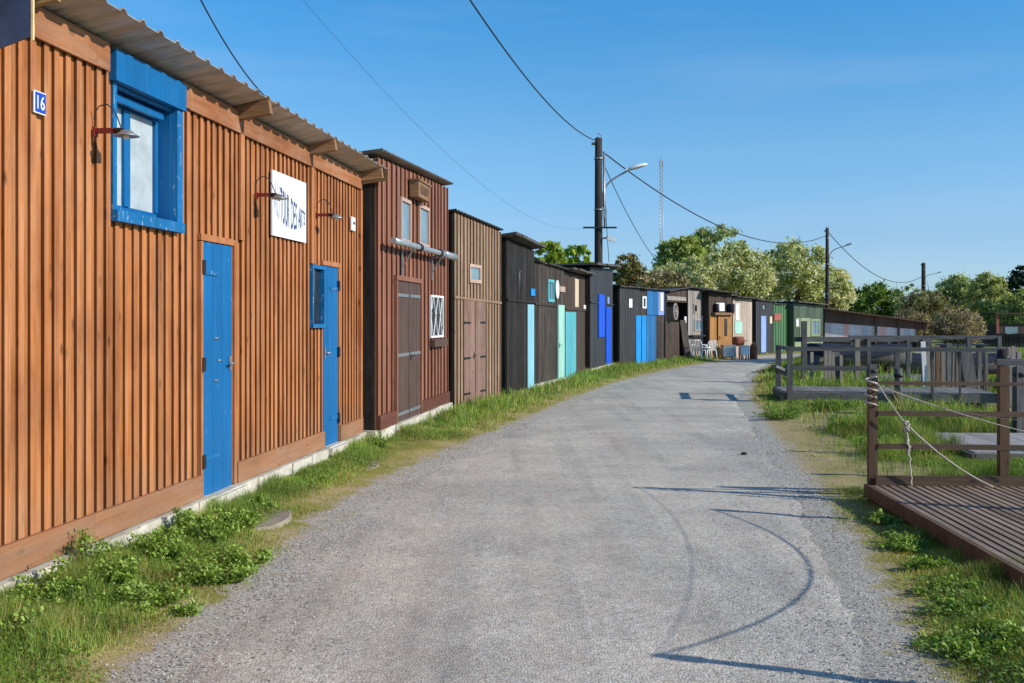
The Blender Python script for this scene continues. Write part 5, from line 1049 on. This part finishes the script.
T('leafy_shrub', 'bright lime green bush showing behind the tall black shed', 532, 568, 241, 290, 37, BRIGHT, n=5000, size=0.098, seed=3, nc=18, trunk=.06, cat='shrub')
T('leafy_shrub', 'bright lime green bush showing just left of the tall pole', 560, 596, 246, 290, 39, BRIGHT, n=4500, size=0.098, seed=4, nc=18, trunk=.06, cat='shrub')
T('olive_tree', 'olive brown tree right of the tall pole', 608, 650, 251, 310, 62, OLIVE, n=5500, size=0.127, seed=5, nc=18)
T('brown_shrub', 'low brownish shrub in front of the red roof', 634, 692, 271, 310, 60, OLIVE[:2]+TAM[:3], n=6000, size=0.115, seed=6, nc=16, cat='shrub', trunk=.08)
T('locust_tree', 'dark green tree at the left end of the blossoming row', 652, 712, 236, 300, 82, MID, n=9000, size=0.184, seed=7, nc=26, group='trees behind the sheds')
T('locust_tree', 'tallest blue green tree with airy top above the silver shed', 684, 748, 225, 290, 84, BLUEG, n=10000, size=0.172, seed=8, nc=26, blossom=CR, bf=.10, group='trees behind the sheds', kr=(.14, .28))
T('blossoming_tree', 'cream blossoming tree above the ochre and pale sheds', 700, 775, 246, 312, 76, MID, n=14000, size=0.149, seed=9, nc=34, blossom=CR, bf=.42, group='trees behind the sheds', kr=(.16, .3))
T('blossoming_tree', 'small cream blossoming tree left of the ochre shed', 672, 718, 258, 312, 74, MID, n=9000, size=0.149, seed=10, nc=24, blossom=CR, bf=.38, group='trees behind the sheds')
T('blossoming_tree', 'wide blossoming tree directly left of the second pole', 758, 832, 240, 312, 80, BRIGHT[2:]+MID, n=16000, size=0.149, seed=11, nc=36, blossom=CR, bf=.34, group='trees behind the sheds', kr=(.16, .3))
T('blossoming_tree', 'lower blossoming tree behind the second pole', 800, 854, 268, 318, 84, MID, n=10000, size=0.149, seed=12, nc=24, blossom=CR, bf=.50, group='trees behind the sheds')
T('blossoming_tree', 'pale blossoming tree filling the gap above the silver shed', 640, 708, 264, 314, 78, MID, n=10000, size=.13, seed=31, nc=26, blossom=CR, bf=.3, group='trees behind the sheds')
T('blossoming_tree', 'background blossoming tree between the two tallest crowns', 726, 792, 252, 312, 90, MID, n=12000, size=.15, seed=32, nc=30, blossom=CR, bf=.34, group='trees behind the sheds')
T('locust_tree', 'pale grey green tree at the back between the mast and the tallest tree', 664, 730, 240, 305, 95, BLUEG, n=9000, size=.16, seed=33, nc=26, group='trees behind the sheds')
T('dark_tree', 'dense dark green tree behind the long low shed', 846, 904, 284, 325, 95, MID[:2]+DARK, n=8000, size=0.196, seed=13, nc=22, group='trees behind the sheds')
T('sparse_tree', 'sparse thin leaved tree between the dark green tree and the farthest pole', 890, 930, 284, 325, 90, BLUEG, n=1500, size=0.172, seed=14, nc=16, bare=10, kr=(.12, .22))
T('tamarisk_bush', 'tall greyish brown bush under the farthest pole', 898, 962, 291, 345, 70, TAM[3:]+OLIVE[:2], n=10000, size=0.103, seed=15, nc=26, cat='bush', trunk=.08, bare=16)
T('tamarisk_bush', 'pinkish brown feathery bush at the right end of the low shed', 888, 935, 310, 352, 58, TAM, n=9000, size=0.069, seed=16, nc=24, cat='bush', trunk=.06, bare=14)
T('tamarisk_bush', 'large pinkish brown feathery bush left of the dark fence', 930, 984, 308, 352, 55, TAM[:3]+TAM, n=12000, size=0.069, seed=17, nc=30, cat='bush', trunk=.06, bare=16)
T('willow_tree', 'grey green willow behind the pinkish bush', 932, 985, 276, 330, 92, WILL[2:]+BLUEG, n=10000, size=0.172, seed=18, nc=26, group='willows at the right')
T('willow_tree', 'light green willow right of centre in the willow row', 968, 1012, 272, 338, 88, WILL, n=10000, size=0.161, seed=19, nc=26, group='willows at the right')
T('willow_tree', 'yellow green willow at the right edge above the garden hut', 995, 1045, 290, 338, 80, WILL[:2]+MID[:1], n=9000, size=0.161, seed=20, nc=24, group='willows at the right')
T('willow_tree', 'drooping willow low over the dark board fence', 984, 1030, 300, 336, 84, WILL[2:]+DARK, n=7000, size=0.161, seed=23, nc=22, group='willows at the right')
T('pine_tree', 'dark pine rising at the right edge of the photo', 1004, 1062, 264, 312, 120, PINE, n=9000, size=0.253, seed=21, nc=18, flat=.45)
tree('shade_tree', 'tall tree out of frame right whose shade crosses the far road', 24.5, 36.5, 6, 9.5, 1.0, MID, n=5000, size=0.287, nc=28, seed=22)
# a distant mass of woodland along the horizon (nobody could count it)
rs = np.random.default_rng(5); xs = rs.uniform(-60, 170, 260); C = np.stack([xs, 175+rs.uniform(-8, 8, 260), rs.uniform(.5, 3.4, 260)+1.2*vnoise(xs, xs*0, .08), rs.uniform(1.2, 2.4, 260), rs.uniform(.5, 1.1, 260)], 1)
V, F, CC = leaf_cloud(C, 16000, .5, DARK+BLUEG, rs); fastmesh('far_woodland', V, F, CC, 'leaf', label='distant line of woodland along the horizon', category='woodland', kind='stuff') if False else tag(fastmesh('far_woodland', V, F, CC, 'leaf'), 'distant line of woodland along the horizon', 'woodland', kind='stuff')

# ================================================================== grass
def blades(X, Y, Z, H, Wd, col, rs, lean=.45):
    n = len(X); a = rs.random(n)*2*math.pi; b = rs.random(n)*2*math.pi; ln = H*lean*(.3+rs.random(n)); dx, dy = np.cos(a)*Wd/2, np.sin(a)*Wd/2; lx, ly = np.cos(b)*ln, np.sin(b)*ln
    p0 = np.stack([X-dx, Y-dy, Z-.01], 1); p1 = np.stack([X+dx, Y+dy, Z-.01], 1); p2 = np.stack([X+dx*.8+lx*.35, Y+dy*.8+ly*.35, Z+H*.6], 1); p3 = np.stack([X-dx*.8+lx*.35, Y-dy*.8+ly*.35, Z+H*.6], 1); p4 = np.stack([X+lx, Y+ly, Z+H], 1)
    V = np.stack([p0, p1, p2, p3, p4], 1).reshape(-1, 3); i = np.arange(n)*5
    F = np.concatenate([np.stack([i, i+1, i+2], 1), np.stack([i, i+2, i+3], 1), np.stack([i+3, i+2, i+4], 1)]); C = np.concatenate([col, col, col]); return V, F, np.concatenate([C, np.ones((len(C), 1))], 1)
PG = np.array([(.17, .29, .035), (.22, .36, .05), (.12, .21, .03), (.30, .40, .07), (.27, .30, .06), (.22, .33, .12)]); PD = np.array([(.46, .37, .14), (.58, .47, .22), (.36, .31, .09), (.36, .34, .06)])
def field(name, n, xr, yr, hfun, wid, seed, dens=None, near=1.0):
    rs = np.random.default_rng(seed); X = rs.uniform(*xr, n); t = rs.random(n); Y = yr[0]*(yr[1]/yr[0])**t
    d = roaddist(X, Y); sidel = X < RLx(Y)+.01; 
    P = dens(X, Y, d, sidel); k = rs.random(n) < P; X, Y, d, sidel = X[k], Y[k], d[k], sidel[k]
    Z = gz(X, Y, d); H = hfun(X, Y, d, sidel)*(.5+.9*rs.random(len(X))); ok = H > .006; X, Y, Z, H, d = X[ok], Y[ok], Z[ok], H[ok], d[ok]; H = H*(.45+1.15*vnoise(X, Y, 4.3)**1.3*1.4)
    big = vnoise(X, Y, .9); P2 = 0; dry = (sstep(.55, .1, d)*.65+(vnoise(X, Y, 1.7) > .62)*.25+.06) if False else np.clip((.6-d)*1.1, 0, .75)+(vnoise(X, Y, 1.7) > .6)*.25+.05
    dm = rs.random(len(X)) < dry; col = PG[rs.integers(0, len(PG), len(X))].copy(); col[dm] = PD[rs.integers(0, len(PD), dm.sum())]; col *= (.65+.7*vnoise(X, Y, 3.1))[:, None]*(.8+.4*rs.random(len(X)))[:, None]
    W_ = wid*(.6+.8*rs.random(len(X)))*(np.maximum(1, Y/9)**.8)
    V, F, C = blades(X, Y, Z, H, W_, col, rs); return tag(fastmesh(name, V, F, C, 'grass'), kind='stuff')
WX = lambda Y: np.where(Y < 13.9, -3.47+.1147*Y+.06, np.interp(Y, [13.9, 14.4, 19.3, 21.9, 24.4, 27.7, 32.5, 37.5, 39.6, 43.7, 46, 50, 55], [-1.9, -1.72, -1.05, -.25, .48, 1.26, 2.25, 3.7, 5.4, 6.9, 8.9, 11.6, 15.7]))
def densL(X, Y, d, sl):
    nz = vnoise(X, Y, 1.6)*.6+vnoise(X, Y, 5)*.4; f = np.clip((d+.55*(nz-.5)-.06)*2.6, 0, 1)
    patch = np.where((Y > 9.2) & (Y < 15.5), np.clip((vnoise(X, Y, .9)-.38)*3.2+(1.0-np.abs(X-WX(Y))*1.7)*.9, 0.03, 1), 1)
    return f*patch*(sl & (X > WX(Y)+.02) & (d > -.05))
def hL(X, Y, d, sl): 
    w = np.clip((d-.25)/.7, 0, 1); nn = vnoise(X, Y, 2.2)
    return .016+.055*w*(.4+1.1*nn)+.09*w*np.clip((vnoise(X, Y, 1.1)-.5)*4, 0, 1)*(Y < 9.5)
field('verge_grass', 560000, (-3.4, 1), (3.2, 16), hL, .0032, 11, densL)
field('verge_grass', 200000, (-2, 14), (15.5, 50), lambda X, Y, d, s: .02+.08*np.clip((d-.1)/.7, 0, 1)*(.4+vnoise(X, Y, 1.3)), .005, 12, densL)
DX = lambda Y: 3.10-.055*(9.64-Y)
def densR(X, Y, d, sl):
    nz = vnoise(X, Y, 1.4)*.6+vnoise(X, Y, 5)*.4; f = np.clip((d+.6*(nz-.5)-.06)*2.6, 0, 1)
    patch = np.where((Y > 10.3) & (Y < 20) & (d < 2.0), np.clip((vnoise(X, Y, .8)-.55)*2.5+(d-1.0)*1.8, .04, 1), 1)
    under = (X > DX(Y)+.15) & (Y < 9.6); pl = (X > 5.2) & (Y > 12.35) & (Y < 14.5)
    return f*patch*((~sl) & (~under) & (~pl))
def hR(X, Y, d, sl):
    w = np.clip((d-.2)/.8, 0, 1); nn = vnoise(X, Y, 1.9); near = Y < 9.5
    h = .015+.09*w*(.35+1.0*nn); lush = np.clip((d-.5)*1.2, 0, 1)*(Y > 9.5)*.06; low = 1-.75*((X > 4.4) & (Y > 9.8) & (Y < 12.6)); return np.where(near, h*.85, (h+lush*(.5+nn))*low)
field('roadside_grass', 560000, (1.6, 6.5), (3.6, 16), hR, .0036, 13, densR)
field('marsh_grass', 260000, (3.5, 26), (15, 52), lambda X, Y, d, s: (.04+.20*np.clip(d/1.2, 0, 1)*(.3+vnoise(X, Y, .9)))*(1-.72*((X > 4.8) & (Y > 18.5) & (Y < 23.5))), .008, 14, lambda X, Y, d, s: densR(X, Y, d, s)*np.clip(1.25-vnoise(X, Y, .35)*(gz(X, Y, d) < -.35)*1.4, 0, 1)*np.where((Y > 23) & (Y < 33) & (X > 7), .35, 1))
# small clover like ground leaves
def clover(name, n, xr, yr, dens, seed):
    rs = np.random.default_rng(seed); X = rs.uniform(*xr, n); Y = yr[0]*(yr[1]/yr[0])**rs.random(n); d = roaddist(X, Y); sl = X < RLx(Y)+.01
    k = rs.random(n) < dens(X, Y, d, sl)*np.clip((vnoise(X, Y, 1.9)-.4)*3.5, 0, 1); X, Y, d = X[k], Y[k], d[k]; m = len(X); Z = gz(X, Y, d)+rs.random(m)*.07*(.3+vnoise(X, Y, 3)); 
    a = rs.random(m)*6.28; el = rs.uniform(-.2, .8, m); L = (.010+.020*rs.random(m))*np.maximum(1, Y/9)**.5; dd = np.stack([np.cos(a)*np.cos(el), np.sin(a)*np.cos(el), np.sin(el)], 1); sd = np.stack([-np.sin(a), np.cos(a), 0*a], 1); p = np.stack([X, Y, Z], 1)
    V = np.stack([p, p+dd*L[:, None]*.5+sd*L[:, None]*.38, p+dd*L[:, None], p+dd*L[:, None]*.5-sd*L[:, None]*.38], 1).reshape(-1, 3)
    pal = np.array([(.15, .27, .04), (.20, .33, .05), (.10, .19, .03), (.27, .37, .09)]); c = pal[rs.integers(0, 4, m)]*(.65+.7*rs.random(m))[:, None]
    tag(fastmesh(name, V, np.arange(4*m).reshape(m, 4), np.concatenate([c, np.ones((m, 1))], 1), 'grass'), kind='stuff')
clover('ground_leaves', 150000, (-3.4, 1), (3.2, 15), densL, 41)
clover('ground_leaves', 330000, (1.6, 8), (3.6, 20), densR, 42)
# broad leaved weeds -----------------------------------------------------------------
def weed(x, y, h, r, n, label, seed, pal=None, group='broad leaved weeds in the verge'):
    n = int(n*1.5); r *= .9
    rs = np.random.default_rng(seed); pal = np.array(pal or [(.22, .34, .05), (.28, .41, .07), (.15, .24, .04), (.35, .45, .12)]); z = gh(x, y); o = empty('weed', (x, y, z), 0, label, 'plant', group)
    st = max(5, int(14*r/.25)); t = MB(); tips = []
    for k in range(st):
        a = rs.random()*6.28; q = r*rs.random()**.6; hh_ = h*(.45+.55*rs.random())*(1-.4*q/r); b = (q*.35*math.cos(a), q*.35*math.sin(a), -.01); e = (q*math.cos(a), q*math.sin(a), hh_); tips.append((b, e)); t.tube([b, ((b[0]+e[0])*.45, (b[1]+e[1])*.45, hh_*.55), e], [.0035, .003, .0015], 4, (.5, .9, .3), caps=False)
    t.build('stem', 'bark', o)
    k = rs.integers(0, st, n); s_ = rs.random(n)**.7; B = np.array([x_[0] for x_ in tips])[k]; E = np.array([x_[1] for x_ in tips])[k]; p = B+(E-B)*s_[:, None]; p[:, :2] += rs.normal(size=(n, 2))*.028; p[:, 2] = np.maximum(p[:, 2], .01)
    a = rs.random(n)*6.28; el = rs.uniform(-.8, 1.1, n); L = (.013+.021*rs.random(n)); d = np.stack([np.cos(a)*np.cos(el), np.sin(a)*np.cos(el), np.sin(el)], 1); sd = np.stack([-np.sin(a), np.cos(a), rs.uniform(-1, 1, n)], 1)
    V = np.stack([p, p+d*L[:, None]*.5+sd*L[:, None]*.33, p+d*L[:, None], p+d*L[:, None]*.5-sd*L[:, None]*.33], 1).reshape(-1, 3); c = pal[rs.integers(0, len(pal), n)]*(.7+.6*rs.random(n))[:, None]
    fastmesh('leaves', V, np.arange(4*n).reshape(n, 4), np.concatenate([c, np.ones((n, 1))], 1), 'grass', o)
for i, (px_, py_, h, r, n, lb) in enumerate([(62, 596, .26, .30, 1500, 'leafy weed clump in the lower left by the concrete base'), (118, 588, .22, .24, 1100, 'leafy weed clump just below the big blue window'), (160, 560, .32, .20, 900, 'tall weed with bare top stems against the orange base board'), (206, 540, .26, .30, 1500, 'bushy weed clump left of the first blue door'), (240, 525, .20, .28, 1300, 'low bushy weed clump at the foot of the first blue door'), (30, 640, .16, .3, 900, 'dark low weed patch at the lower left corner'), (232, 562, .16, .32, 1300, 'low leafy patch beside the flat stone slab'), (190, 605, .08, .10, 200, 'single rosette weed near the road edge at left'), (382, 446, .22, .14, 350, 'small upright weed at the corner of the red brown shed'), (140, 600, .14, .3, 900, 'spreading weed between the clumps under the orange wall'), (92, 575, .34, .16, 700, 'upright weed reaching over the kerb below the big blue window'), (180, 535, .24, .22, 900, 'round weed hugging the kerb left of the first blue door'), (206, 575, .15, .34, 1400, 'wide weed patch halfway between kerb and road edge'), (40, 610, .2, .24, 900, 'weed tucked against the kerb at the left border'), (255, 508, .12, .2, 600, 'small weed behind the flat stone slab'), (318, 478, .10, .18, 400, 'small weed by the kerb before the second blue door')]):
    p = gpt(px_, py_, .05); weed(p.x, p.y, h, r, n, lb, 100+i)
for i, (px_, py_, h, r, n, lb) in enumerate([(905, 545, .13, .22, 700, 'leafy weed in the shadow under the near corner of the brown deck'), (950, 590, .14, .25, 800, 'leafy weed under the middle of the deck edge'), (1000, 640, .14, .28, 900, 'leafy weed under the deck edge in the lower right'), (985, 655, .10, .2, 500, 'low light green weed at the lower right corner'), (880, 520, .10, .16, 450, 'small leafy weed at the far corner of the brown deck'), (928, 566, .10, .2, 600, 'weed halfway along the shaded deck edge'), (972, 612, .12, .24, 800, 'weed by the deck edge above the lower right corner'), (940, 640, .06, .18, 400, 'flat weed patch beside the gravel at the lower right')]):
    p = gpt(px_, py_, .03); weed(p.x, p.y, h, r, n, lb, 140+i)
for i, (x, y, h, r, n, lb) in enumerate([(4.35, 17.6, .30, .6, 2600, 'lush green clump on the verge left of the grey walkway'), (4.9, 15.8, .28, .55, 2400, 'lush green clump left of the pale platform'), (5.6, 19.2, .28, .7, 2600, 'lush green clump under the grey walkway edge'), (5.1, 10.9, .26, .55, 2200, 'leafy green clump behind the second fence post'), (4.6, 13.6, .2, .5, 1600, 'leafy clump in front of the stout dark post'), (6.6, 24.6, .3, .6, 1800, 'lush clump behind the left end of the grey walkway')]):
    weed(x, y, h, r, n, lb, 170+i, pal=[(.18, .31, .05), (.22, .37, .065), (.12, .22, .04), (.28, .42, .10)], group='lush green clumps on the right verge')

# loose stones lying on the lane, thickest along its edges
rs = np.random.default_rng(77); n = 150000; X = rs.uniform(-2.2, 3.6, n); Y = 3.6*(17/3.6)**rs.random(n); d = roaddist(X, Y)
k = rs.random(n) < np.clip(np.exp(-((d+.12)/.28)**2)*.8*(.3+vnoise(X, Y, 1.3))+.07*(d < 0), 0, 1)*(d < .45); X, Y, d = X[k], Y[k], d[k]; m = len(X)
sz = (.0028+.0075*rs.random(m)**3.0)*np.maximum(1, Y/9)**.5; zz = np.where(d < -.25, .014, np.where(d < 0, .004, gz(X, Y, d)+.002)); O = np.array([[1, 0, 0], [-.5, .87, 0], [-.5, -.87, 0], [0, 0, 1]])
a = rs.random(m)*6.28; ca, sa = np.cos(a), np.sin(a); P = np.zeros((m, 4, 3)); sxy = rs.uniform(.7, 1.5, (m, 1))
P[:, :, 0] = X[:, None]+sz[:, None]*(O[None, :, 0]*ca[:, None]*sxy-O[None, :, 1]*sa[:, None]); P[:, :, 1] = Y[:, None]+sz[:, None]*(O[None, :, 0]*sa[:, None]*sxy+O[None, :, 1]*ca[:, None]); P[:, :, 2] = zz[:, None]-.001+sz[:, None]*O[None, :, 2]*.9+.25*sz[:, None]*rs.random((m, 4))
i = np.arange(m)*4; F = np.concatenate([np.stack([i, i+1, i+3], 1), np.stack([i+1, i+2, i+3], 1), np.stack([i+2, i, i+3], 1)]); g = rs.uniform(.22, .62, (m, 1))*np.array([[1, .96, .89]]); g = np.concatenate([g, np.ones((m, 1))], 1)
M['stones'] = plain('loose_stone', (0.95, 0.95, 0.95), 0.9, var=0.1); tag(fastmesh('loose_gravel', P.reshape(-1, 3), F, np.concatenate([g, g, g]), 'stones'), kind='stuff')
